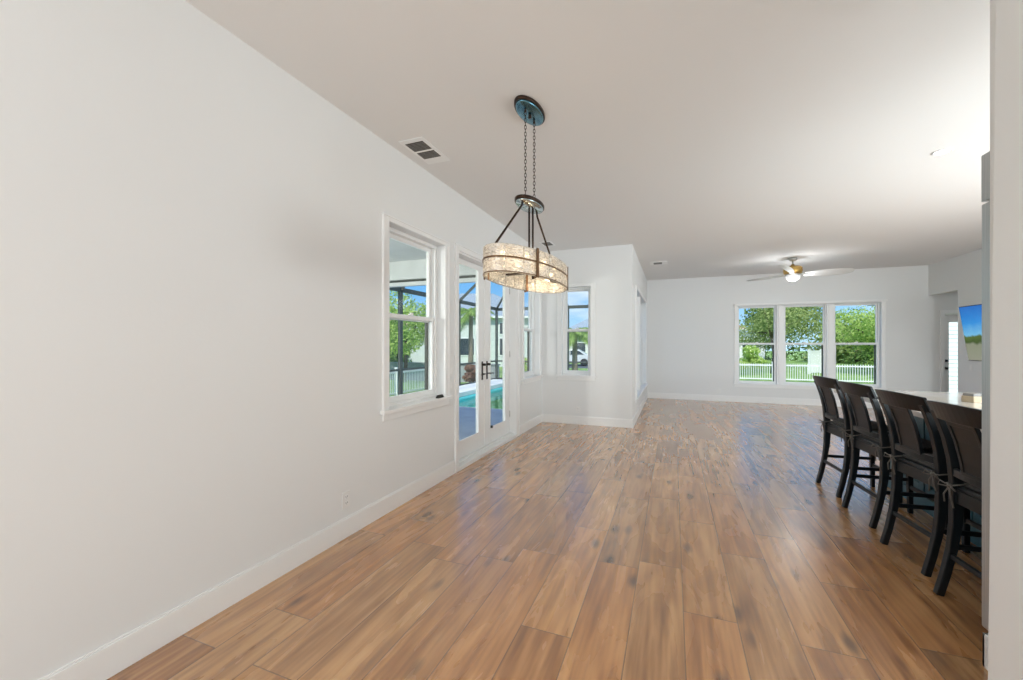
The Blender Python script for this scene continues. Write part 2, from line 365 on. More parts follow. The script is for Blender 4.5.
def empty(name, loc=(0, 0, 0), rz=0):
    o = bpy.data.objects.new(name, None); C.objects.link(o); o.location = loc; o.rotation_euler = (0, 0, rz); o.empty_display_size = .1
    return o
def tag(o, label, cat, group=None, kind=None):
    o['label'] = label; o['category'] = cat
    if group: o['group'] = group
    if kind: o['kind'] = kind
    return o
def struct(o, label=None, cat=None):
    o['kind'] = 'structure'
    if label: o['label'] = label
    if cat: o['category'] = cat
    return o
def copy_tree(o, parent=None):
    c = o.copy(); C.objects.link(c)
    if parent: c.parent = parent
    for ch in [x for x in list(o.children)]: copy_tree(ch, c)
    return c

H = 3.057
XL, YB, XB, YF, XR = -2.2, 7.1, -.63, 11.26, 5.0
TH = .2

# ------------------------------------------------------------------ shell
b = MB().box(-2.4, 6.6, -3.0, 11.46, -.12, 0)
# the corner outside the bumped-in wall stays open ground
b = MB(); b.box(-2.4, 6.6, -3.0, YB + .2, -.12, 0); b.box(XB - .2, 6.6, YB + .2, 11.46, -.12, 0)
struct(b.build('floor', 'floor'), 'wood look plank floor in warm brown tones running the length of the room', 'floor')
b = MB(); b.box(-2.4, 6.6, -3.0, YB + .2, H, H + .2); b.box(XB - .2, 6.6, YB + .2, 11.46, H, H + .2)
struct(b.build('ceiling', 'ceil'), 'plain white ceiling over the open room', 'ceiling')

def wall_with_holes(name, a0, a1, holes, d0, d1, axis, z1=H, label=None):
    """wall along an axis from a0 to a1, between depths d0,d1, holes = [(a,b,z0,z1)]"""
    m = MB()
    def bx(p, q, z0, z1):
        if q - p < 1e-4 or z1 - z0 < 1e-4: return
        if axis == 'y': m.box(d0, d1, p, q, z0, z1)
        else: m.box(p, q, d0, d1, z0, z1)
    cur = a0
    for (p, q, z0, zz) in sorted(holes):
        bx(cur, p, 0, z1); bx(p, q, 0, z0); bx(p, q, zz, z1); cur = q
    bx(cur, a1, 0, z1)
    return struct(m.build(name, 'wall'), label, 'wall')
W1 = (2.80, 3.70, .85, 2.41); D1 = (3.99, 5.81, 0, 2.42); W2 = (6.12, 6.93, .85, 2.41)
W3 = (-1.83, -1.32, .85, 2.40); W4 = (7.80, 10.68, .42, 2.41); W5 = (1.46, 4.21, .45, 2.31)
wall_with_holes('wall_left', -3.0, YB + .2, [W1, D1, W2], XL - TH, XL, 'y', label='long white wall on the left with windows and glazed double door')
wall_with_holes('wall_bump', XL, XB, [W3], YB, YB + TH, 'x', label='white wall facing the room with a single narrow window')
wall_with_holes('wall_bump_side', YB + TH, YF, [(W4[0], W4[1], W4[2], W4[3])], XB - TH, XB, 'y', label='white side wall of the living room left of the far wall')
wall_with_holes('wall_far', XB - .2, 6.6, [W5, (5.255, 6.165, 0, 2.03)], YF, YF + TH, 'x', label='far white wall with the wide triple window')
m = MB(); m.box(XR, XR + .14, 1.6, 10.30, 0, H); m.box(XR, XR + .14, 10.30, YF, 2.42, H)
struct(m.build('wall_right', 'wall'), 'white wall on the right carrying the television', 'wall')
m = MB(); m.box(6.46, 6.6, 9.0, YF, 0, H); m.box(XR + .14, 6.46, 9.0, 9.14, 0, H); struct(m.build('wall_entry', 'wall'), 'white wall of the side entry beyond the opening', 'wall')
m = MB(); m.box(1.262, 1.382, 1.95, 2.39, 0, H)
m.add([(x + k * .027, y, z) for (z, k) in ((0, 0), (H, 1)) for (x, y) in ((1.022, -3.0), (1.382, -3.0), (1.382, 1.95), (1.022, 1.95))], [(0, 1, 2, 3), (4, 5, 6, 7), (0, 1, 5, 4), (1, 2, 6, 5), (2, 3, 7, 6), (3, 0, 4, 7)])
struct(m.build('wall_near', 'trim', bevel=.004), 'near white wall end at the right edge of the view', 'wall')  # brighter trim white stands in for light falling on this wall end
m = MB(); m.box(1.382, XR + .14, 1.46, 1.6, 0, H); struct(m.build('wall_kitchen', 'wall'), 'kitchen wall behind the refrigerator', 'wall')
m = MB(); m.box(XL, 1.022, -3.0, -2.86, 0, H); struct(m.build('wall_back', 'wall'), 'white wall behind the photographer', 'wall')

# baseboards
def base(name, segs):
    m = MB()
    for (x0, x1, y0, y1) in segs:
        m.box(x0, x1, y0, y1, 0, .135)
        # small eased cap
        cx0, cx1, cy0, cy1 = x0, x1, y0, y1
        if abs(x1 - x0) < .03:
            if name in ('baseboard_left', 'baseboard_bump_side'): cx1 = x1 - .006
            else: cx0 = x0 + .006
        else: cy0 = y0 + .006
        m.box(cx0, cx1, cy0, cy1, .135, .145)
    return struct(m.build(name, 'trim', bevel=.002), None, None)
bt = .015
base('baseboard_left', [(XL, XL + bt, -2.8, 3.92), (XL, XL + bt, 5.88, YB - bt)])
base('baseboard_bump', [(XL, XB + bt, YB - bt, YB)])
base('baseboard_bump_side', [(XB, XB + bt, YB, YF - bt)])
base('baseboard_far', [(XB, 5.17, YF - bt, YF)])
base('baseboard_right', [(XR - bt, XR, 1.7, 10.30)])
m = MB(); m.box(1.007, 1.022, -2.8, 1.965, 0, .145); m.box(1.007, 1.247, 1.95, 1.965, 0, .145); m.box(1.247, 1.262, 1.95, 2.405, 0, .145); m.box(1.247, 1.382, 2.39, 2.405, 0, .145)
struct(m.build('baseboard_near', 'trim', bevel=.002))

# ------------------------------------------------------------------ windows
def casing(par, x0, x1, z0, z1, cw=.07, head=.04):
    m = MB(); t = .018
    m.box(x0 - cw, x0, -t, 0, z0, z1 + head); m.box(x1, x1 + cw, -t, 0, z0, z1 + head)
    m.box(x0, x1, -t, 0, z1, z1 + head)
    # back band
    m.box(x0 - cw - .008, x0 - cw + .006, -t - .007, 0, z0, z1 + head); m.box(x1 + cw - .006, x1 + cw + .008, -t - .007, 0, z0, z1 + head)
    m.box(x0 - cw - .008, x1 + cw + .008, -t - .007, 0, z1 + head - .004, z1 + head + .008)
    return m.build('casing', 'trim', par, bevel=.002)
def sash(par, name, x0, x1, z0, z1, y, w=.038, wb=None, t=.034):
    wb = wb or w
    m = MB(); m.box(x0, x0 + w, y, y + t, z0, z1); m.box(x1 - w, x1, y, y + t, z0, z1)
    m.box(x0 + w, x1 - w, y, y + t, z1 - w, z1); m.box(x0 + w, x1 - w, y, y + t, z0, z0 + wb)
    s_ = m.build(name, 'trim', par, bevel=.002)
    g = MB().box(x0 + w - .003, x1 - w + .003, y + t * .45, y + t * .6, z0 + wb - .003, z1 - w + .003)
    g.build('pane', 'glass', s_)
    return s_
def unit(par, x0, x1, z0, z1, mid, sw=.038, fw=.03):
    """one double-hung unit filling x0..x1"""
    yo = .085; yd = .185
    m = MB(); m.box(x0, x0 + fw, yo, yd, z0, z1); m.box(x1 - fw, x1, yo, yd, z0, z1); m.box(x0 + fw, x1 - fw, yo, yd, z1 - fw, z1); m.box(x0 + fw, x1 - fw, yo, yd, z0, z0 + fw)
    # little parting stops running up the jambs
    for xx in (x0 + fw, x1 - fw - .008): m.box(xx, xx + .008, yo + .0, yo + .01, z0, z1)
    m.build('window_frame', 'trim', par, bevel=.002)
    sash(par, 'upper_sash', x0 + fw, x1 - fw, mid - .02, z1 - fw, .138, w=sw)
    ls = sash(par, 'lower_sash', x0 + fw, x1 - fw, z0 + fw, mid + .03, .098, w=sw, wb=.05)
    l = MB(); xc = (x0 + x1) / 2; l.box(xc - .03, xc + .03, .083, .098, mid + .03, mid + .042); l.box(xc - .01, xc + .03, .080, .098, mid + .042, mid + .052)
    l.build('sash_lock', 'trim', ls, bevel=.002)
    # bronze screen frame outside the lower sash
    q = MB(); a0, a1 = x0 + .03, x1 - .03
    for u0, u1 in ((a0, a0 + .025), (a1 - .025, a1)): q.box(u0, u1, .174, .199, z0 + .03, mid)
    q.box(a0, a1, .174, .199, mid - .018, mid); q.box(a0, a1, .174, .199, z0 + .005, z0 + .025)
    q.build('screen_frame', 'screenframe', par)
def window(name, origin, rz, width, z0, z1, mid, label, n=1, mull=0, headmold=False, latch=None, ext=.03):
    w = empty(name, origin, rz); struct(w, label, 'window')
    casing(w, 0, width, z0, z1)
    m = MB(); m.box(-.07 - ext, width + .07 + ext, -.045, 0, z0 - .028, z0 + .003); m.box(0, width, 0, .09, z0 - .02, z0 + .003)
    m.box(-.075, width + .075, -.018, 0, z0 - .085, z0 - .028)
    m.build('window_sill', 'trim', w, bevel=.003)
    uw = (width - mull * (n - 1)) / n
    for i in range(n):
        a = i * (uw + mull); unit(w, a, a + uw, z0, z1, mid, *((.028, .014) if headmold else (.038, .03)))
        if i: MB().box(a - mull, a, .04, .185, z0, z1).box(a - mull + .03, a - .03, .025, .04, z0, z1).build('mullion', 'trim', w, bevel=.003)
    if headmold:
        h = MB(); h.box(-.085, width + .085, -.075, 0, z1 + .012, z1 + .055); h.box(-.06, width + .06, -.03, 0, z1, z1 + .018); h.build('head_moulding', 'trim', w, bevel=.004)
    if latch is not None:
        l = MB(); l.box(latch - .055, latch + .055, -.025, .005, z0 + .001, z0 + .02); l.tube([(latch - .05, -.01, z0 + .024), (latch + .05, -.01, z0 + .024)], .011)
        l.build('window_lock', 'blackp', w, bevel=.003)
    return w
window('window_1', (XL, W1[0], 0), PI / 2, W1[1] - W1[0], W1[2], W1[3], 1.635, 'double hung window on the left wall, the one nearest to the camera', latch=.80)
window('window_2', (XL, W2[0], 0), PI / 2, W2[1] - W2[0], W2[2], W2[3], 1.635, 'narrow double hung window between the glazed door and the room corner')
window('window_3', (W3[0], YB, 0), 0, W3[1] - W3[0], W3[2], W3[3], 1.635, 'narrow double hung window facing the camera on the white return wall')
window('window_4', (XB, W4[0], 0), PI / 2, W4[1] - W4[0], W4[2], W4[3], 1.5, 'wide window in the living room side wall, seen almost edge on', n=2, mull=.16)
window('window_5', (W5[0], YF, 0), 0, W5[1] - W5[0], W5[2], W5[3], 1.40, 'wide triple window in the far wall looking out on trees and lawn', n=3, mull=.15, headmold=True)

# ------------------------------------------------------------------ glazed double door
d1 = empty('door_1', (XL, D1[0], 0), PI / 2); struct(d1, 'white glazed double door in the left wall opening to the pool', 'door')
dw = D1[1] - D1[0]
casing(d1, 0, dw, 0, D1[3], head=.06)
m = MB(); m.box(0, .02, .0, .19, 0, D1[3]); m.box(dw - .02, dw, 0, .19, 0, D1[3]); m.box(.02, dw - .02, 0, .19, D1[3] - .02, D1[3]); m.build('door_frame', 'trim', d1, bevel=.002)
MB().box(.0, dw, -.02, .2, 0, .045).box(.0, dw, .06, .2, .045, .06).build('threshold', 'trim', d1, bevel=.003)
def door_leaf(x0, x1, hinge_left):
    m = MB(); z0, z1, st, y0, y1 = .06, D1[3] - .024, .165, .105, .15
    m.box(x0, x0 + st, y0, y1, z0, z1); m.box(x1 - st, x1, y0, y1, z0, z1); m.box(x0 + st, x1 - st, y0, y1, z0, .255); m.box(x0 + st, x1 - st, y0, y1, 2.345, z1)
    # bead around the glass
    a, c_ = x0 + st, x1 - st
    for (p, q, r_, s_) in ((a, a + .018, .255, 2.345), (c_ - .018, c_, .255, 2.345), (a, c_, .255, .273), (a, c_, 2.327, 2.345)): m.box(p, q, y0 - .006, y0 + .004, r_, s_)
    lf = m.build('door_panel', 'trim', d1, bevel=.003)
    MB().box(a, c_, .124, .13, .255, 2.345).build('pane', 'glass', lf)
    hx = x1 - .07 if hinge_left else x0 + .07; sg = -1 if hinge_left else 1
    h = MB(); h.box(hx - .018, hx + .018, y0 - .008, y0, .93, 1.17)
    h.tube([(hx, y0 - .005, 1.01), (hx, y0 - .05, 1.01), (hx + sg * .02, y0 - .055, 1.01), (hx + sg * .12, y0 - .052, 1.005)], .008)
    h.lathe([(.02, 0), (.02, .01)], (hx, y0 - .012, 1.125), 12)
    h.tube([(hx, y0 - .004, 1.13), (hx, y0 - .035, 1.13)], .016, 12); h.box(hx - .004, hx + .004, y0 - .055, y0 - .03, 1.115, 1.145)
    h.build('door_handle', 'hardware', lf, bevel=.002)
    for z in (.3, 1.2, 2.15):
        px = x0 + .002 if hinge_left else x1 - .002
        MB().tube([(px, y0 - .006, z), (px, y0 - .006, z + .09)], .006).build('hinge', 'nickel', lf)
    return lf
lf = door_leaf(.022, dw / 2 - .002, True)
lf2 = door_leaf(dw / 2 + .002, dw - .022, False)
MB().box(dw / 2 - .02, dw / 2 + .02, .092, .105, .07, D1[3] - .03).build('astragal', 'trim', d1, bevel=.003)
MB().tube([(dw / 2 + .195, .107, .275), (dw / 2 + .195, .075, .275)], .018, 12).build('door_stop', 'blackp', lf2)

# ------------------------------------------------------------------ entry door with blind
d2 = empty('door_2', (5.255, YF, 0), 0); struct(d2, 'white entry door with a long bright glass pane beyond the opening', 'door')
m = MB(); m.box(-.07, 0, -.018, 0, 0, 2.10); m.box(.91, .98, -.018, 0, 0, 2.10); m.box(0, .91, -.018, 0, 2.03, 2.10); m.build('casing', 'trim', d2, bevel=.002)
m = MB(); y0, y1 = .04, .085
m.box(0.003, .09, y0, y1, .02, 2.02); m.box(.82, .907, y0, y1, .02, 2.02); m.box(.09, .82, y0, y1, .02, .24); m.box(.09, .82, y0, y1, 1.86, 2.02)
lf = m.build('door_panel', 'trim', d2, bevel=.002)
MB().box(.09, .82, .06, .066, .24, 1.86).build('pane', 'glass', lf)
for z in (.895, 1.05):
    MB().tube([(.035, y0, z), (.035, y0 - .05, z)], .026, 14).build('door_knob' if z < 1 else 'deadbolt', 'blackp', lf)

# ------------------------------------------------------------------ wall plates
def outlet(name, loc, rz, label, n_rock=0, w=.072, h=.115):
    o = empty(name, loc, rz)
    MB().box(-w / 2, w / 2, -.006, 0, -h / 2, h / 2).build('cover_plate', 'white', o, bevel=.002)
    if n_rock:
        for i in range(n_rock):
            xc = (i - (n_rock - 1) / 2) * .046; MB().box(xc - .016, xc + .016, -.010, -.006, -.033, .033).build('rocker', 'trim', o, bevel=.002)
    else:
        for zc in (.022, -.022):
            f = MB().box(-.017, .017, -.0085, -.006, zc - .015, zc + .015).build('socket', 'trim', o, bevel=.003)
            MB().box(-.009, -.006, -.0092, -.0085, zc - .004, zc + .007).box(.006, .009, -.0092, -.0085, zc - .004, zc + .007).box(-.002, .002, -.0092, -.0085, zc - .011, zc - .007).build('slot', 'slot', f)
    return o
tag(outlet('wall_outlet', (XL, 2.33, .27), PI / 2, ''), 'white wall outlet low on the long left wall under the first window', 'outlet')
tag(outlet('wall_outlet', (-1.54, YB, .25), 0, ''), 'white wall outlet below the narrow window on the wall facing the camera', 'outlet')
tag(outlet('wall_outlet', (1.05, YF, .245), 0, ''), 'small white outlet on the far wall left of the triple window', 'outlet')
tag(outlet('light_switch', (XL, 3.835, 1.11), PI / 2, '', 1), 'upper white light switch beside the left edge of the glazed door', 'light switch')
tag(outlet('light_switch', (XL, 3.835, .96), PI / 2, '', 1), 'lower white light switch beside the left edge of the glazed door', 'light switch')
tag(outlet('light_switch', (XR, 9.93, .97), -PI / 2, '', 1), 'white light switch on the right wall below the television', 'light switch')

# ------------------------------------------------------------------ ceiling vents and can light
def vent(loc, lx, ly, label, dark):
    o = empty('ceiling_vent', loc)
    m = MB(); m.box(-lx / 2, lx / 2, -ly / 2, ly / 2, -.008, 0); m.build('frame', 'trim', o, bevel=.003)
    for (x0, x1, y0, y1) in dark:
        g = MB().box(x0, x1, y0, y1, -.0095, -.008).build('opening', 'ventdark', o)
        s_ = MB(); n = int((y1 - y0) / .018)
        for i in range(1, n): yy = y0 + (y1 - y0) * i / n; s_.box(x0, x1, yy - .0012, yy + .0012, -.0115, -.0095)
        s_.build('louvre', 'greycard', g)
    return tag(o, label, 'ceiling vent')
vent((-1.985, 3.03, H), .23, .45, 'white ceiling vent with two dark slots above the left wall, nearest to camera', [(-.085, .085, -.175, -.035), (-.085, .085, -.005, .115)])
vent((-1.93, 6.54, H), .20, .30, 'ceiling vent seen behind the hanging rod of the chandelier', [(-.07, .07, -.11, .11)])
vent((-.27, 8.93, H), .34, .30, 'small ceiling vent in the living room past the wall corner', [(-.10, .06, -.1, .1)])
rl = empty('recessed_light', (2.165, 4.67, H)); tag(rl, 'round recessed ceiling light glowing above the island', 'ceiling light')
MB().lathe([(.035, 0), (.068, 0), (.068, -.005), (.062, -.010), (.052, -.008), (.046, -.002)], seg=28).build('trim_ring', 'trim', rl)
MB().lathe([(.001, -.003), (.046, -.003), (.043, -.0065), (.001, -.008)], seg=28).build('lens', 'led', rl)
def pl(name, loc, e_, col, r=.06, spot=None):
    l = bpy.data.lights.new(name, 'SPOT' if spot else 'POINT'); l.energy = e_; l.color = col; l.shadow_soft_size = r
    if spot: l.spot_size = R(spot); l.spot_blend = .8
    o = bpy.data.objects.new(name, l); C.objects.link(o); o.location = loc; return o
pl('recessed_lamp', (2.165, 4.67, H - .04), 30, (1, .93, .82), .06, 140)

pl('entry_niche_fill', (5.75, 10.3, H - .1), 14, (.92, .97, 1), .06, 150)  # added fill without a fixture, brightens the dark entry niche

# ------------------------------------------------------------------ chandelier
CX, CY = -.945, 2.765
ch = empty('chandelier', (CX, CY, H), R(-4)); tag(ch, 'oval chandelier of lit textured glass blocks with bronze bands hanging on two chains', 'chandelier')
def lz(z): return z - H
cn = MB().lathe([(.97, 0), (1, -.004), (1, -.018), (.985, -.023), (.93, -.023)], seg=48, sx=.088, sy=.19).build('canopy', 'bronze', ch)
MB().lathe([(.001, -.02), (.92, -.02), (.90, -.034), (.80, -.040), (.001, -.040)], seg=48, sx=.088, sy=.19).build('canopy_underside', 'skyteal', cn)
for dy in (-.08, 0, .08): MB().tube([(0, dy, -.038), (0, dy, -.062)], .008 if dy else .012, 10).build('canopy_screw', 'bronze', cn)
PZ = 2.385
def link_chain(y, z0, z1, parent):
    m = MB(); L_ = .030; n = int(round((z0 - z1) / (L_ * .80))); st = (z0 - z1) / n
    for i in range(n):
        zc = z0 - st * (i + .5); rot = (i % 2) * PI / 2 + .5; pts = []
        for k in range(12):
            t = 2 * PI * k / 12; a = .0075 * math.cos(t); z = zc + .5 * (L_ + .002) * math.sin(t) * 1.02
            pts.append((a * math.cos(rot), y + a * math.sin(rot), z))
        m.tube(pts, .0021, 5, closed=True)
    return m.build('chain', 'bronze', parent)
for dy in (-.08, .08): link_chain(dy, -.058, lz(PZ + .045), ch)
pltop = MB().lathe([(.96, .012), (1, .008), (1, -.008), (.95, -.012)], (0, 0, lz(PZ)), 40, .085, .182).build('hanging_plate', 'bronze', ch)
MB().lathe([(.001, -.008), (.93, -.008), (.90, -.022), (.001, -.026)], (0, 0, lz(PZ)), 40, .085, .182).build('plate_underside', 'chrome', pltop)
for dy in (-.08, .08):
    MB().tube([(0, dy + .022 * math.cos(t), lz(PZ + .012) + .03 * math.sin(t)) for t in [PI * k / 10 for k in range(11)]], .004, 6).build('chain_loop', 'bronze', pltop)
ZT, ZB = 1.985, 1.81; A_, B_ = .208, .565
for dy in (-1, 1):
    MB().tube([(0, dy * .13, lz(PZ - .02)), (0, dy * .14, lz(PZ - .05)), (0, dy * (B_ - .035) + (.03 if dy > 0 else 0), lz(ZT + .0)), (0, dy * (B_ - .025), lz(ZT - .07))], .0075, 8).build('rod', 'bronze', ch)
for dx in (-.014, .014):
    MB().tube([(dx, .02, lz(PZ - .02)), (dx, .02, lz(ZT - .085))], .0075, 8).build('rod', 'bronze', ch)
def ell(a, bb, z, n=72, t0=0, t1=2 * PI, close=True):
    k = n if close else n + 1
    return [(a * math.cos(t0 + (t1 - t0) * i / n), bb * math.sin(t0 + (t1 - t0) * i / n), lz(z)) for i in range(k)]
def ringband(mb, a, bb, z0, z1, t, n=72, t0=0, t1=2 * PI, smooth=True):
    """curved wall of thickness t between heights"""
    full = abs(t1 - t0 - 2 * PI) < 1e-6; vs = []; k = n if full else n + 1
    for i in range(k):
        th = t0 + (t1 - t0) * i / n; c, s = math.cos(th), math.sin(th)
        for (q, z) in ((0, z0), (t, z0), (t, z1), (0, z1)): vs.append(((a - q) * c, (bb - q) * s, lz(z)))
    fs = [(i * 4 + j, ((i + 1) % k) * 4 + j, ((i + 1) % k) * 4 + (j + 1) % 4, i * 4 + (j + 1) % 4) for i in range(n) for j in range(4)]
    if not full: fs += [(0, 1, 2, 3), tuple(4 * n + j for j in (3, 2, 1, 0))]
    mb.add(vs, fs)
# glass blocks: arc-length spaced curved tiles in two tiers
ts = [2 * PI * i / 720 for i in range(721)]; acc = [0]
for i in range(720): acc.append(acc[-1] + math.hypot(A_ * (math.cos(ts[i + 1]) - math.cos(ts[i])), B_ * (math.sin(ts[i + 1]) - math.sin(ts[i]))))
def t_at(s):
    s %= acc[-1]
    for i in range(720):
        if acc[i + 1] >= s: return ts[i]
    return 0
NB = 18; tot = acc[-1]
for i in range(NB):
    s0, s1 = tot * i / NB, tot * (i + 1) / NB
    a0, a1 = t_at(s0 + .0015), t_at(s1 - .0015)
    if a1 < a0: a1 += 2 * PI
    m = MB(); j = random.uniform(-.002, .002)
    ringband(m, A_ + j, B_ + j, ZB + .006, ZT, .016, 6, a0, a1)
    m.build('glass_block', 'crystal', ch, bevel=.004)
m = MB(); ringband(m, A_ + .006, B_ + .006, (ZT + ZB) / 2 + .004, (ZT + ZB) / 2 + .014, .006); m.build('middle_band', 'brass', ch)
m = MB(); ringband(m, A_ + .003, B_ + .003, ZB + .008, ZB + .013, .004); m.build('lower_band', 'brass', ch)
for t in (.72, PI - .6, PI + .7, -.56):
    m = MB(); w_ = .012 / math.hypot(A_ * math.sin(t), B_ * math.cos(t))
    big = t in (0, PI)
    ringband(m, A_ + .009, B_ + .009, ZB - .002, ZT + .006, .007, 3, t - w_, t + w_)
    ringband(m, A_ - .02, B_ - .02, ZB - .002, ZT + .006, .004, 3, t - w_, t + w_)
    m.build('strap', 'brass', ch)
m = MB(); m.box(-A_ + .02, A_ - .02, -.006, .006 + .03, lz(ZT - .09), lz(ZT - .08)); m.box(-.008, .008, -B_ + .03, B_ - .03, lz(ZT - .09), lz(ZT - .08)); m.build('cross_bar', 'bronze', ch)
bulbs = [(0, -.44), (.09, -.26), (-.09, -.26), (.11, 0), (-.11, .03), (.09, .28), (-.09, .28), (0, .44)]
for (x, y) in bulbs:
    s_ = MB().tube([(x, y, lz(ZT - .085)), (x, y, lz(ZT - .05))], .012, 10).build('socket', 'bronze', ch)
    MB().lathe([(.004, 0), (.011, .006), (.016, .022), (.013, .038), (.004, .052)], (x, y, lz(ZT - .052)), 10).build('bulb', 'bulb', s_)
    if abs(x) < .05 or x > 0: pl('bulb_lamp', (CX + x, CY + y, ZT - .11), .6, (1, .78, .5), .02)

# ------------------------------------------------------------------ ceiling fan
fan = empty('ceiling_fan', (2.15, 9.37, H)); tag(fan, 'ceiling fan with brass motor, white blades and a small light bowl', 'ceiling fan')
MB().lathe([(.03, 0), (.075, 0), (.075, -.03), (.05, -.06), (.02, -.065)], seg=24).build('canopy', 'nickel', fan)
MB().tube([(0, 0, -.055), (0, 0, -.17)], .014, 12).build('down_rod', 'nickel', fan)
MB().lathe([(.02, -.12), (.035, -.155), (.12, -.165), (.155, -.19), (.16, -.25), (.15, -.30), (.10, -.315)], seg=32).build('motor_housing', 'gold', fan)
MB().lathe([(.10, -.312), (.135, -.314), (.135, -.335), (.10, -.34)], seg=32).build('light_collar', 'nickel', fan)
MB().lathe([(.118, -.338), (.12, -.36), (.105, -.41), (.06, -.435), (.001, -.44)], seg=28).build('light_bowl', 'fanlamp', fan)
m = MB()
for k in range(6):
    t = k * PI / 3; m.tube([(.125 * math.cos(t) * q, .125 * math.sin(t) * q, z) for q, z in ((1, -.338), (1.02, -.37), (.9, -.42), (.5, -.445), (.05, -.452))], .003, 5)
m.build('light_cage', 'nickel', fan)
for k in range(3):
    ang = R(21.43 - 12 + 120 * k)
    arm = MB(); arm.sweep([(.12, 0, -.325), (.20, 0, -.322), (.26, 0, -.318)], .05, .008, (0, 1, 0)); a_o = arm.build('blade_iron', 'nickel', fan)
    a_o.rotation_euler = (0, 0, ang)
    n = 14; vs = []
    for i in range(n + 1):
        x = .20 + (1.02 - .20) * i / n; f = i / n
        w = (.05 + .065 * math.sin(PI * min(1, f * 1.05) * .75)) * (1 if i < n else .55) * (1 - .25 * max(0, f - .85) / .15)
        pit = -R(30 - 14 * f); dz = -.318 + .03 * f
        for sgn, off in ((-1, 0), (1, 0), (1, .007), (-1, .007)): vs.append((x, sgn * w * math.cos(pit), dz + sgn * w * math.sin(pit) + off))
    fs = [(i * 4 + j, i * 4 + 4 + j, i * 4 + 4 + (j + 1) % 4, i * 4 + (j + 1) % 4) for i in range(n) for j in range(4)] + [(0, 1, 2, 3), tuple(4 * n + j for j in (3, 2, 1, 0))]
    b_ = MB().add(vs, fs).build('blade', 'blade', fan, bevel=.002); b_.rotation_euler = (0, 0, ang)

fl = pl('fan_up_fill', (2.15, 9.37, H - .46), 24, (.95, .98, 1), .16, 170); fl.rotation_euler = (PI, 0, 0)  # added fill aimed upward to lighten the ceiling around the fan
pl('fan_bowl_fill', (2.15, 9.37, H - .50), 9, (.92, .97, 1), .2)  # extra fill below the bowl, added to brighten the television wall

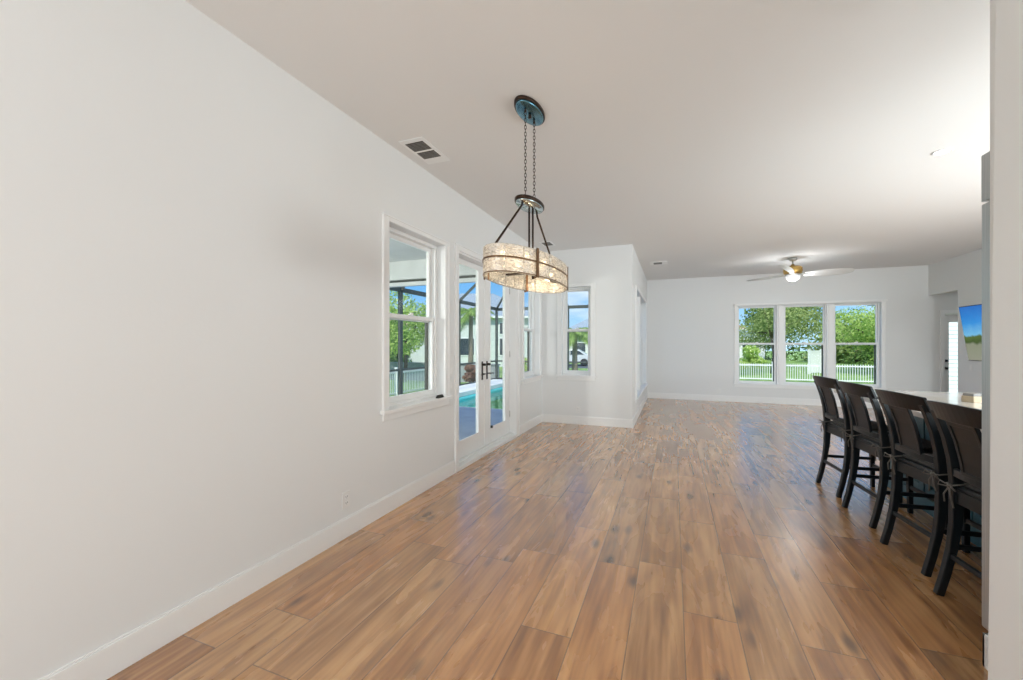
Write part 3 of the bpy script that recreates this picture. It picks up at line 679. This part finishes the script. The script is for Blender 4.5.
# ------------------------------------------------------------------ bar stools
def rx(z):          # rear leg / stile centre line
    P = [(0, 0), (.12, .030), (.26, .058), (.40, .075), (.52, .080), (.64, .078), (.76, .064), (.88, .038), (.98, .006), (1.09, -.040)]
    for (z0, x0), (z1, x1) in zip(P, P[1:]):
        if z <= z1: return x0 + (x1 - x0) * (z - z0) / (z1 - z0)
    return P[-1][1]
HW = .205
def make_stool():
    r = empty('bar_stool')
    for sy in (-1, 1):
        zs = [0, .06, .12, .19, .26, .33, .40, .46, .52, .58, .64, .70, .76, .82, .88, .93, .98, 1.03]
        MB().sweep([(rx(z), sy * HW, z) for z in zs], [.034 + .004 * min(1, z / .3) for z in zs], [.036 + .016 * math.exp(-((z - .55) / .22) ** 2) for z in zs], (0, 1, 0)).build('leg', 'black', r, bevel=.004)
        MB().sweep([(.46, sy * HW, 0), (.455, sy * HW, .3), (.45, sy * HW, .60)], [.030, .036, .042], [.030, .036, .042], (0, 1, 0)).build('leg', 'black', r, bevel=.004)
    m = MB(); m.box(rx(.56) + .01, .45, HW - .012, HW + .012, .53, .595); m.box(rx(.56) + .01, .45, -HW - .012, -HW + .012, .53, .595)
    m.box(.44, .462, -HW, HW, .53, .595); m.box(rx(.56) - .012, rx(.56) + .014, -HW, HW, .52, .595); m.build('apron', 'black', r, bevel=.003)
    n = 10; pts = []
    MB().prism([(.07, -.20), (.08, -.222), (.3, -.235), (.475, -.232), (.492, -.21), (.498, 0), (.492, .21), (.475, .232), (.3, .235), (.08, .222), (.07, .20)], 'z', .595, .617).build('seat', 'black', r, bevel=.005)
    # cushion
    cm = bmesh.new(); NX = 12; vs = []; m = MB()
    for iz, zz in enumerate((0, 1)):
        for i in range(NX + 1):
            for j in range(NX + 1):
                u, v = i / NX * 2 - 1, j / NX * 2 - 1
                k = (1 - abs(u) ** 5) * (1 - abs(v) ** 5)
                vs.append((.285 + u * .19, v * .2, .618 + (.008 + .034 * k ** .4 if zz else .004 * (1 - k))))
    cm.free(); f = []
    q = (NX + 1) ** 2
    for i in range(NX):
        for j in range(NX):
            a = i * (NX + 1) + j; f.append((a, a + 1, a + NX + 2, a + NX + 1)); f.append((q + a, q + a + NX + 1, q + a + NX + 2, q + a + 1))
    for i in range(NX):
        for (a, b_) in ((i, i + 1), (NX * (NX + 1) + i + 1, NX * (NX + 1) + i)): f.append((a, q + a, q + b_, b_))
        for (a, b_) in (((i + 1) * (NX + 1), i * (NX + 1)), (i * (NX + 1) + NX, (i + 1) * (NX + 1) + NX)): f.append((a, q + a, q + b_, b_))
    cu = m.add(vs, f, True).build('cushion', 'cushion', r)
    for sy in (-1, 1):
        y = sy * HW; x = rx(.6); t = MB()
        t.tube([(x + .06, y - sy * .03, .63), (x + .02, y + sy * .027, .625), (x - .028, y + sy * .028, .617), (x - .033, y - sy * .01, .612), (x - .03, y - sy * .03, .62), (x + .03, y - sy * .03, .63)], .0042, 6)
        t.lathe([(.002, -.012), (.011, -.006), (.012, .006), (.002, .012)], (x - .036, y - sy * .012, .612), 8)
        t.tube([(x - .036, y - sy * .01, .612), (x - .055, y - sy * .045, .625), (x - .048, y - sy * .075, .60), (x - .038, y - sy * .04, .602), (x - .036, y - sy * .01, .61)], .004, 6)
        t.tube([(x - .036, y - sy * .01, .612), (x - .056, y + sy * .03, .63), (x - .05, y + sy * .055, .60), (x - .036, y, .606)], .004, 6)
        t.tube([(x - .038, y - sy * .012, .61), (x - .045, y - sy * .03, .57), (x - .036, y - sy * .042, .50)], .0038, 6)
        t.tube([(x - .038, y - sy * .012, .61), (x - .048, y + sy * .012, .56), (x - .04, y + sy * .02, .515)], .0038, 6)
        t.build('tie', 'tie', cu)
    def bow(y, amt): return -amt * (1 - (y / .22) ** 2)
    ys = [-.241 + .482 * i / 12 for i in range(13)]
    # crest rail: broad, bowed back, its lower edge gently arched
    vs = []
    for y in ys:
        for (z, t) in ((.982, -.013), (.982, .013), (1.075, .011), (1.075, -.011)):
            zz = z + (.010 * (1 - (y / .241) ** 2) if z > 1.03 else 0)
            vs.append((rx(z) + bow(y, .03) + t, y, zz))
    fs = [(i * 4 + j, i * 4 + 4 + j, i * 4 + 4 + (j + 1) % 4, i * 4 + (j + 1) % 4) for i in range(12) for j in range(4)] + [(0, 1, 2, 3), tuple(48 + j for j in (3, 2, 1, 0))]
    MB().add(vs, fs).build('crest_rail', 'black', r, bevel=.005)
    yy = [-HW + 2 * HW * i / 10 for i in range(11)]
    MB().sweep([(rx(.69) + bow(y, .026), y, .69) for y in yy], .042, .022, (0, 0, 1)).build('lower_back_rail', 'black', r, bevel=.004)
    # splat: framed panel
    zs = [.70 + .29 * i / 8 for i in range(9)]
    for nm, w0, t, off in (('splat', .105, .010, 0),):
        m = MB(); m.sweep([(rx(z) - .026, 0, z) for z in zs], .19, .010, (0, 1, 0))
        for sy in (-1, 1): m.sweep([(rx(z) - .026, sy * .088, z) for z in zs], .022, .020, (0, 1, 0))
        for z0 in (.71, .975): m.sweep([(rx(z0 - .01) - .026, 0, z0 - .01), (rx(z0 + .012) - .026, 0, z0 + .012)], .19, .020, (0, 1, 0))
        m.build(nm, 'black', r, bevel=.003)
    # stretchers
    MB().box(rx(.225) - .009, rx(.225) + .009, -HW, HW, .212, .240).build('stretcher', 'black', r, bevel=.004)
    for sy in (-1, 1): MB().box(rx(.275), .457, sy * HW - .009, sy * HW + .009, .262, .290).build('stretcher', 'black', r, bevel=.004)
    MB().box(.446, .466, -HW, HW, .20, .232).build('stretcher', 'black', r, bevel=.004)
    MB().box(.446, .466, -HW, HW, .36, .388).build('stretcher', 'black', r, bevel=.004)
    return r
stool = make_stool()
spots = [(1.378, 4.775, 6.0, 'black wooden counter stool farthest from the camera, first before the far window'),
         (1.385, 4.108, 6.0, 'second black counter stool counting from the far window, between two others'),
         (1.392, 3.420, 6.5, 'third black counter stool from the far window, its whole back and legs in view'),
         (1.392, 2.795, 5.0, 'black counter stool nearest to the camera, partly cut off by the refrigerator edge')]
for i, (x, y, a, lb) in enumerate(spots):
    o = stool if i == 0 else copy_tree(stool)
    o.location = (x, y, 0); o.rotation_euler = (0, 0, R(a)); tag(o, lb, 'bar stool', 'counter stools along the island')

# ------------------------------------------------------------------ kitchen island
isl = empty('kitchen_island', (2.36, 3.85, 0)); tag(isl, 'blue-green painted kitchen island base behind the row of stools', 'kitchen island')
bx0, bx1, by0, by1 = -.39, .50, -1.20, 1.25
MB().box(bx0, bx1, by0, by1, .0, .88).build('cabinet_body', 'island', isl, bevel=.003)
for i in range(4):
    a = by0 + .04 + i * (by1 - by0 - .08) / 4; c_ = a + (by1 - by0 - .08) / 4 - .02
    m = MB(); m.box(bx0 - .018, bx0, a, a + .07, .14, .86); m.box(bx0 - .018, bx0, c_ - .07, c_, .14, .86); m.box(bx0 - .018, bx0, a + .07, c_ - .07, .79, .86); m.box(bx0 - .018, bx0, a + .07, c_ - .07, .14, .21)
    m.build('side_panel', 'island', isl, bevel=.002)
MB().box(bx0 - .02, bx0, by0, by1, 0, .12).box(bx0 - .02, bx1, by1, by1 + .02, 0, .12).build('plinth', 'island', isl, bevel=.002)
ct = MB().box(1.60, 2.92, 2.52 + .05, 5.36, .88, .92).build('countertop', 'quartz', bevel=.004); tag(ct, 'white veined stone countertop on the island behind the stool backs', 'countertop')
bxo = empty('small_box', (2.27, 4.50, .92), R(24)); tag(bxo, 'small tan box with a grey lid standing on the white countertop', 'box')
MB().box(-.038, .038, -.045, .045, 0, .05).build('box_body', 'tan', bxo, bevel=.004); MB().box(-.032, .032, -.04, .04, .05, .072).build('lid', 'greycard', bxo, bevel=.003)

# ------------------------------------------------------------------ refrigerator
fr = empty('refrigerator', (1.75, 2.40, 0)); tag(fr, 'tall stainless refrigerator seen edge on beside the near wall end', 'refrigerator')
MB().box(-.345, .46, -.76, -.02, .10, 2.24).build('body', 'steel', fr, bevel=.004)
MB().box(-.30, .44, -.74, -.06, 0, .10).build('toe_kick', 'slot', fr)
for (x0, x1) in ((-.458, .0), (.004, .46)):
    dd = MB().box(x0, x1, .012, .10, .125, 2.02).build('door', 'steel', fr, bevel=.006)
    hx = x1 - .05 if x0 < -.1 else x0 + .05
    MB().tube([(hx, .10, .6), (hx, .15, .6), (hx, .15, 1.7), (hx, .10, 1.7)], .011, 8).build('handle', 'nickel', dd)
m = MB().box(-.458, .46, .012, .10, 2.03, 2.24)
for i in range(5): m.box(-.44, .44, .10, .106, 2.055 + i * .036, 2.072 + i * .036)
m.build('grille', 'steel', fr, bevel=.004)

# ------------------------------------------------------------------ television
tv = empty('television', (4.70, 8.57, 1.115)); tag(tv, 'large wall television showing blue sky over green trees', 'television')
tilt = .139
body = MB().box(0, .045, -.83, .83, 0, .93).build('screen_body', 'blackp', tv, bevel=.004); body.rotation_euler = (0, -tilt, 0)
scr = MB().box(-.002, 0, -.82, .82, .012, .918).build('screen', 'tv', body)
m = MB().box(.24, .30, -.25, .25, .25, .65); m.box(-.08, .26, -.18, -.14, .42, .48); m.box(-.08, .26, .14, .18, .42, .48); m.build('wall_mount', 'blackp', tv, bevel=.003)

# ================================================================== outside
GZ = -.5
m = MB(); m.box(-90, 90, 11.5, 140, GZ - .3, GZ); m.box(-90, -7.35, -30, 11.5, GZ - .3, GZ)
struct(m.build('lawn', 'lawn'), 'green lawn outside the windows', 'lawn')
# deck with a hole for the pool
m = MB(); px0, px1, py0, py1 = -5.65, -2.75, 8.75, 14.6
m.box(-7.35, -2.4, -3, py0, GZ - .3, -.1); m.box(-7.35, px0, py0, py1, GZ - .3, -.1); m.box(-7.35, -2.4 + 6, py1, 16.3, GZ - .3, -.1); m.box(px1, XB - .2, py0, py1, GZ - .3, -.1)
m.box(-2.4, XB - .2, YB + .2, py0, GZ - .3, -.1); m.box(XB - .2, 3.6, YF + .25, py1, GZ - .3, -.1)
struct(m.build('pool_deck', 'deck'), 'grey paved pool deck outside the glazed door', 'deck')
pool = empty('swimming_pool', (0, 0, 0)); tag(pool, 'turquoise swimming pool with white coping outside the glazed door', 'swimming pool')
m = MB(); m.box(px0, px1, py0, py1, -1.5, -1.4); m.box(px0, px0 + .05, py0, py1, -1.4, -.12); m.box(px1 - .05, px1, py0, py1, -1.4, -.12); m.box(px0, px1, py0, py0 + .05, -1.4, -.12); m.box(px0, px1, py1 - .05, py1, -1.4, -.12)
m.build('basin', 'pooltile', pool)
MB().box(px0 + .05, px1 - .05, py0 + .05, py1 - .05, -.19, -.18).build('water', 'water', pool)
m = MB(); m.box(px0 - .95, px0 + .02, py0 - .4, py1 + .3, -.1, .02); m.box(px0, px1 + .3, py1 - .02, py1 + .3, -.1, -.06)
m.build('coping', 'coping', pool, bevel=.01)

# covered lanai roof
m = MB(); m.box(-7.1, -2.4, -3, 5.75, 2.75, 3.0); m.box(-7.1, -2.4, 5.60, 5.75, 2.45, 2.75); m.box(-7.1, -2.4, 5.63, 5.72, 2.35, 2.41); m.box(-7.1, -7.0, -3, 5.75, 2.45, 2.75)
pl('porch_fill', (-4.6, 1.9, 1.9), 210, (1, .98, .95), .15)  # unseen fill added to brighten the porch ceiling
la = struct(m.build('porch_roof', 'stuccow'), 'white ceiling and beam of the covered porch outside the first window', 'porch roof')
MB().box(-7.1, -2.4, 5.66, 5.70, 2.41, 2.45).build('screen_track', 'screenframe', la)

# screened pool enclosure
cg = empty('pool_enclosure', (-7, 5.75, 0)); tag(cg, 'bronze framed screen enclosure around the swimming pool', 'pool enclosure')
def bar(m, p, q, w=.06): m.tube([p, q], w * .62, 4)
post = .065
def cpost(x, y):
    MB().box(x - .04 + 7, x + .04 + 7, y - .06 - 5.75, y + .06 - 5.75, -.1, 2.93).build('post', 'screenframe', cg, bevel=.004)
pys = [5.95, 9.45, 12.78, 16.1]
for y in pys: cpost(-7, y)
for x in (-3.9, -.8): cpost(x, 16.1)
def cb(name, segs, w=.05, h=.09):
    m = MB()
    for (p, q) in segs:
        P = Vector(p) + Vector((7, -5.75, 0)); Q = Vector(q) + Vector((7, -5.75, 0)); d_ = (Q - P).normalized(); s_ = Vector((0, 0, 1)).cross(d_)
        if s_.length < .01: s_ = Vector((1, 0, 0))
        m.sweep([P, Q], w, h, s_)
    return m.build(name, 'screenframe', cg)
cb('eave_beam', [((-7, 5.75, 2.9), (-7, 16.1, 2.9)), ((-7, 16.1, 2.88), (-.8, 16.1, 2.88))], .08, .12)
cb('chair_rail', [((-7, 5.75, .69), (-7, 16.1, .69)), ((-7, 16.1, .69), (-.8, 16.1, .69)), ((-7, 5.75, -.05), (-7, 16.1, -.05)), ((-7, 16.1, -.05), (-.8, 16.1, -.05))], .05, .06)
ti = 4.0; xi = -5.7
segs = [((-7, y, 2.9), (xi, min(y, 14.8), ti)) for y in pys]
segs += [((xi, y, ti), (-2.45, y, ti)) for y in (5.95, 9.45, 12.78, 14.8)]
segs += [((xi, 5.8, ti), (xi, 14.8, ti)), ((xi, 14.8, ti), (-.8, 14.8, ti)), ((-2.45, 5.8, ti), (-2.45, 14.8, ti))]
segs += [((x, 16.1, 2.88), (x, 14.8, ti)) for x in (-3.9, -.8)] + [((-.8, 14.8, ti), (-.8, 11.6, ti))]
segs += [((-2.45, 5.8, 3.2), (-2.45, 5.8, ti)), ((-2.45, 9.45, 3.2 - 3.2), (-2.45, 9.45, ti))][:1]
cb('rafter', segs, .05, .08)
m = MB()
for (a, b2, c_, d_) in (((-7, 5.75, -.1), (-7, 16.1, -.1), (-7, 16.1, 2.9), (-7, 5.75, 2.9)), ((-7, 16.1, -.1), (-.8, 16.1, -.1), (-.8, 16.1, 2.88), (-7, 16.1, 2.88)),
                       ((-7, 5.75, 2.9), (-7, 16.1, 2.9), (xi, 14.8, ti), (xi, 5.75, ti)), ((-7, 16.1, 2.9), (-.8, 16.1, 2.9), (-.8, 14.8, ti), (xi, 14.8, ti)), ((xi, 5.75, ti), (xi, 14.8, ti), (-2.45, 14.8, ti), (-2.45, 5.75, ti))):
    m.add([Vector(v) + Vector((7, -5.75, 0)) for v in (a, b2, c_, d_)], [(0, 1, 2, 3)])
m.build('screen_mesh', 'mesh', cg, recalc=False)

# picket fences
def fence(name, p, q, h, label, step=.10, bay=2.4, z=GZ):
    P = Vector((*p, z)); Q = Vector((*q, z)); L_ = (Q - P).length; dr = (Q - P).normalized(); o = empty(name, P, math.atan2(dr.y, dr.x)); tag(o, label, 'fence')
    nb = max(1, round(L_ / bay)); bl = L_ / nb
    for i in range(nb + 1):
        MB().box(i * bl - .05, i * bl + .05, -.05, .05, 0, h + .06).prism([(i * bl - .06, -.06), (i * bl + .06, -.06), (i * bl + .06, .06), (i * bl - .06, .06)], 'z', h + .06, h + .09).build('post', 'vinyl', o)
    for i in range(nb):
        m = MB(); a = i * bl + .05; c_ = (i + 1) * bl - .05
        m.box(a, c_, -.02, .02, h - .13, h - .06); m.box(a, c_, -.02, .02, .06, .12)
        n = int((c_ - a) / step)
        for k in range(1, n): x = a + (c_ - a) * k / n; m.box(x - .012, x + .012, -.012, .012, .04, h)
        m.build('picket_panel', 'vinyl', o)
    return o
fence('picket_fence', (-2, 25), (14, 25), .90, 'white picket fence across the lawn beyond the far triple window')
fence('picket_fence', (-9.5, 6), (-9.5, 17.0), .95, 'white picket fence beyond the pool, seen through the first left window')
m = MB(); m.box(-4, 16, 21.5, 24.0, GZ, GZ + .03); struct(m.build('garden_bed', 'mulch'), 'brown mulch strip before the far picket fence', 'garden bed')
# diagonal privacy fence on the lawn
f2 = empty('privacy_fence', (9.6, 33.4, GZ), R(52)); tag(f2, 'solid white panel fence slanting across the lawn under the trees', 'fence')
for i in range(2):
    m = MB(); a = -2.4 + i * 1.6; m.box(a + .05, a + 1.55, -.02, .02, .05, 1.45)
    for k in range(9): m.box(a + .08 + k * .165, a + .09 + k * .165, -.03, .03, .1, 1.4)
    m.box(a, a + 1.6, -.035, .035, 1.4, 1.5); m.build('fence_panel', 'vinyl', f2)
for i in range(3): MB().box(-2.45 + i * 1.6, -2.35 + i * 1.6, -.06, .06, 0, 1.6).build('post', 'vinyl', f2)

# white sided shed outside the entry door
sh = empty('garden_shed', (9.2, 17, GZ)); tag(sh, 'white sided shed seen bright through the pane of the entry door', 'shed')
m = MB()
for k in range(26): m.add([(-2, -.02, .13 * k), (2, -.02, .13 * k), (2, 0, .13 * k + .13), (-2, 0, .13 * k + .13), (-2, .02, .13 * k), (2, .02, .13 * k), (2, .02, .13 * k + .13), (-2, .02, .13 * k + .13)], [(0, 1, 2, 3), (4, 7, 6, 5), (0, 4, 5, 1), (3, 2, 6, 7), (0, 3, 7, 4), (1, 5, 6, 2)])
m.box(-2, 2, .02, 2.5, 0, 3.38); m.build('wall', 'vinyl', sh)
MB().prism([(-.3, 3.38), (2.8, 3.38), (1.25, 4.1)], 'x', -2.2, 2.2).build('roof', 'roofg', sh)
# houses
def house(loc, rz, w, dp, h, wallm, roofm, label, wins=(), pitch=.45, ov=.5):
    o = empty('house', loc, rz); tag(o, label, 'house')
    MB().box(-w / 2, w / 2, 0, dp, 0, h).build('wall', wallm, o)
    a, b_ = w / 2 + ov, dp / 2 + ov; rh = b_ * pitch * 1.2; rl_ = max(.3, a - b_)
    MB().add([(-a, -ov, h), (a, -ov, h), (a, dp + ov, h), (-a, dp + ov, h), (-rl_, dp / 2, h + rh), (rl_, dp / 2, h + rh)], [(0, 1, 5, 4), (1, 2, 5), (2, 3, 4, 5), (3, 0, 4), (3, 2, 1, 0)]).build('roof', roofm, o)
    MB().box(-a, a, -ov - .02, -ov, h - .18, h).box(-a - .02, -a, -ov, dp + ov, h - .18, h).box(a, a + .02, -ov, dp + ov, h - .18, h).build('fascia', 'vinyl', o)
    for (x0, x1, z0, z1) in wins:
        f = MB().box(x0 - .08, x1 + .08, -.05, 0, z0 - .08, z1 + .08).build('window', 'vinyl', o)
        MB().box(x0, x1, -.07, -.05, z0, z1).build('pane', 'darkwin', f)
    return o
house((5.6, 47, GZ), R(-8), 5.6, 5, 2.55, 'stuccow', 'roofg', 'white house with a grey roof seen in the left pane of the far window', [(-1.8, -1.0, .9, 2.0), (.9, 1.8, .9, 2.0)], pitch=.3)
house((-15.8, 31.5, GZ), R(22), 11, 8, 4.3, 'stucco', 'roofg', 'pale green two storey house beyond the pool enclosure', [(-4, -2.8, 1, 2.4), (-1.2, 0, 1, 2.4), (2.2, 3.2, 1, 2.4), (2.2, 3.2, 2.8, 3.7), (-4, -2.8, 2.9, 3.7)])
house((-30, 38, GZ), R(38), 15, 9, 3.0, 'stuccog', 'rooft', 'grey house with a tiled roof seen through the first left window', [(-6, -4.6, .9, 2.3), (-3.5, -.5, .3, 2.4), (.6, 3.4, .3, 2.4), (4.6, 6, .9, 2.3)])
house((-9.5, 56, GZ), R(10), 12, 9, 2.9, 'stuccow', 'roofg', 'low white house far behind the palm, framed by the narrow facing window', [(-3, -1.6, .9, 2.1), (1.6, 3, .9, 2.1)])

house((7.6, 75, GZ), R(-4), 6, 6, 4.4, 'rooft', 'rooft', 'pinkish house with a tiled roof behind the white house, top left of the far window', [(-2, -1, 1, 2.2)])

# trees
def foliage(mb, c, rad, n, size, sq=.8, hollow=.55):
    for _ in range(n):
        while True:
            v = Vector((random.uniform(-1, 1), random.uniform(-1, 1), random.uniform(-1, 1)))
            if hollow < v.length < 1: break
        p = Vector(c) + Vector((v.x * rad, v.y * rad, v.z * rad * sq)); s = size * random.uniform(.6, 1.3)
        a = Vector((random.gauss(0, 1), random.gauss(0, 1), random.gauss(0, 1))).normalized(); b_ = a.orthogonal().normalized()
        if random.random() < .6: a, b_ = (v.normalized() + a * .6).normalized().orthogonal().normalized(), None
        if b_ is None: b_ = a.cross(v.normalized()); b_ = b_.normalized() if b_.length > .01 else a.orthogonal().normalized()
        mb.add([p - a * s, p + b_ * s * .55, p + a * s, p - b_ * s * .55], [(0, 1, 2, 3)])
def tree(loc, h, crown, leaf, label, n=2600, size=.16, blobs=9, trunk=.16, lo=.45, sp=.75, name='tree', cat='tree', group=None):
    o = empty(name, loc); tag(o, label, cat, group)
    m = MB(); cs = []
    for i in range(blobs):
        t = random.uniform(0, 2 * PI); rr = crown * sp * math.sqrt(random.random()); z = h * random.uniform(lo, 1) - crown * .2
        cs.append(Vector((rr * math.cos(t), rr * math.sin(t), z)))
    for c_ in cs: foliage(m, c_, crown * random.uniform(.38, .55), n // blobs, size)
    m.build('crown', leaf, o, recalc=False)
    if trunk:
        t_ = MB(); top = Vector((.1 * h * .3, 0, h * .55)); t_.tube([(0, 0, 0), (.02 * h, .01 * h, h * .2), (.0, .03 * h, h * .38), top], [trunk, trunk * .8, trunk * .7, trunk * .5], 8)
        for c_ in cs[:6]: t_.tube([(0, .03 * h, h * .36), Vector((0, .03 * h, h * .36)).lerp(c_, .5) + Vector((0, 0, .1)), c_], [trunk * .5, trunk * .35, trunk * .12], 6)
        t_.build('trunk', 'bark', o)
    return o
# beyond the far window
G1 = None
tree((6.0, 31, GZ), 6.2, 2.3, 'leafA', 'open crowned olive tree behind the left pane of the far window', 3000, .085, 12, .14, lo=.5)
tree((8.3, 39.8, GZ), 7.2, 3.4, 'leafA', 'large spreading tree with a dark trunk behind the middle pane of the far window', 9500, .10, 16, .26, lo=.42)
tree((12.7, 33.2, GZ), 4.4, 3.0, 'leafB', 'yellow green leafy tree behind the right pane of the far window', 10500, .085, 18, .2, lo=.28, sp=.85)
tree((15.2, 39, GZ), 4.6, 2.6, 'leafC', 'dark green tree at the far right of the triple window', 5200, .11, 10, .2, lo=.15)
tree((11.6, 28.4, GZ), 1.7, 1.2, 'leafC', 'low dark bush at the foot of the yellow green tree', 4200, .08, 9, 0, lo=.2, name='bush', cat='bush')
tree((4.6, 29.5, GZ), 2.0, .9, 'leafB', 'round green bush by the white house in the left pane of the far window', 1400, .10, 7, 0, lo=.2, name='bush', cat='bush')
tree((17.5, 52, GZ), 5.2, 4.6, 'leafA', 'tall hazy tree rising behind the others at right', 3800, .24, 12, .3, lo=.2)
tree((10.5, 60, GZ), 7.0, 4.6, 'leafC', 'tall dark tree behind the roof of the white house', 3400, .24, 12, .3, lo=.2)
# beyond the pool
tree((-12.6, 17.3, GZ), 4.3, 2.1, 'leafB', 'bright green tree behind the pool fence, seen in the first left window', 7500, .075, 11, .12, lo=.55)
tree((-17.2, 19.6, GZ), 6.0, 2.2, 'leafC', 'darker tree left of the bright one outside the first left window', 2600, .13, 9, .14, lo=.4)
tree((-20.5, 27.5, GZ), 2.2, 1.8, 'leafC', 'broad dark bush before the grey house', 2200, .14, 9, 0, lo=.2, name='bush', cat='bush')
tree((-8.6, 17.3, GZ), 1.15, .6, 'leafR', 'rusty brown shrub behind the pool, seen through the left door pane', 1600, .07, 7, 0, lo=.3, name='bush', cat='bush')
tree((-7.4, 20.6, GZ), 1.2, .7, 'leafB', 'light green shrub behind the pool, seen through the right door pane', 1200, .07, 6, 0, lo=.3, name='bush', cat='bush')
tree((-19.5, 50, GZ), 6.8, 3.8, 'leafA', 'tall olive tree between the grey house and the pale green house', 2600, .22, 10, .25, lo=.3)
tree((-7, 80, GZ), 5.5, 5.5, 'leafC', 'dark tree line far behind the low white house', 2600, .3, 10, .3, lo=.2)
# neighbour's low garden wall behind the pool
gw = MB().box(-15.5, -7.9, 18.3, 18.5, GZ, .38).box(-15.55, -7.85, 18.25, 18.55, .38, .44).build('garden_wall', 'stuccog'); tag(gw, 'low grey garden wall behind the pool enclosure', 'garden wall')

def palm(loc, h, L_, nf, label, lean=(0, 0)):
    o = empty('palm_tree', loc); tag(o, label, 'palm tree')
    top = Vector((lean[0], lean[1], h)); MB().tube([(0, 0, 0), (lean[0] * .3, lean[1] * .3, h * .4), top], [.2, .14, .12], 10).build('trunk', 'palmbark', o)
    for i in range(nf):
        t = 2 * PI * i / nf + random.uniform(-.2, .2); el = random.uniform(-.25, .95); m = MB(); pts = []
        for k in range(11):
            f = k / 10; r_ = L_ * f * math.cos(el * .6); z = L_ * (math.sin(el) * f - .75 * f * f * (.7 + .4 * (el > .3)))
            pts.append(top + Vector((r_ * math.cos(t), r_ * math.sin(t), z)))
        m.tube(pts, [.03 * (1 - .8 * k / 10) for k in range(11)], 5)
        for k in range(1, 40):
            f = .12 + .88 * k / 40; q = f * 10; a = int(min(9, q)); p = pts[a].lerp(pts[a + 1], q - a); d_ = (pts[a + 1] - pts[a]).normalized(); s_ = d_.cross(Vector((0, 0, 1))).normalized()
            ll = L_ * .30 * math.sin(PI * (f * .85 + .12))
            for sg in (-1, 1):
                tip = p + s_ * sg * ll * .8 + d_ * ll * .5 - Vector((0, 0, ll * .45)); m.add([p, p + d_ * .05, tip], [(0, 1, 2)])
        m.build('frond', 'frond', o, recalc=False)
    return o
palm((-4.95, 22.0, GZ), 2.55, 1.45, 26, 'green palm tree outside the narrow window that faces the camera')
palm((-11.5, 22.5, GZ), 3.9, 1.7, 16, 'palm tree behind the pool, seen through the left pane of the double door')

# road and cars
m = MB().box(-16, 1.5, 32.5, 38.5, GZ, GZ + .02); struct(m.build('driveway', 'asphalt'), 'dark driveway beyond the pool', 'driveway')
def car(loc, rz, body, label):
    o = empty('car', loc, rz); tag(o, label, 'car')
    prof = [(-2.1, .35), (-2.15, .7), (-1.9, .85), (-1.1, .95), (-.5, 1.4), (.9, 1.42), (1.6, 1.0), (2.1, .9), (2.15, .4), (1.75, .3), (-1.7, .3)]
    MB().prism(prof, 'y', -.85, .85).build('car_body', body, o, bevel=.06)
    for sy in (-.86, .86): MB().prism([(-1.0, .97), (-.5, 1.33), (.1, 1.36), (.1, .97)], 'y', sy - .01, sy + .01).prism([(.18, .97), (.18, 1.36), (.85, 1.35), (1.35, 1.0)], 'y', sy - .01, sy + .01).build('side_window', 'darkwin', o)
    for x in (-1.3, 1.35):
        for y in (-.8, .8): MB().tube([(x, y - .1, .33), (x, y + .1, .33)], .33, 18).build('wheel', 'tyre', o)
    return o
car((-8.6, 36, GZ + .02), R(8), 'carwhite', 'silver car parked beyond the palm, seen in the narrow facing window')
car((-25.0, 30.0, GZ), R(52), 'carblue', 'blue car beyond the pool fence, at the left edge of the first window')
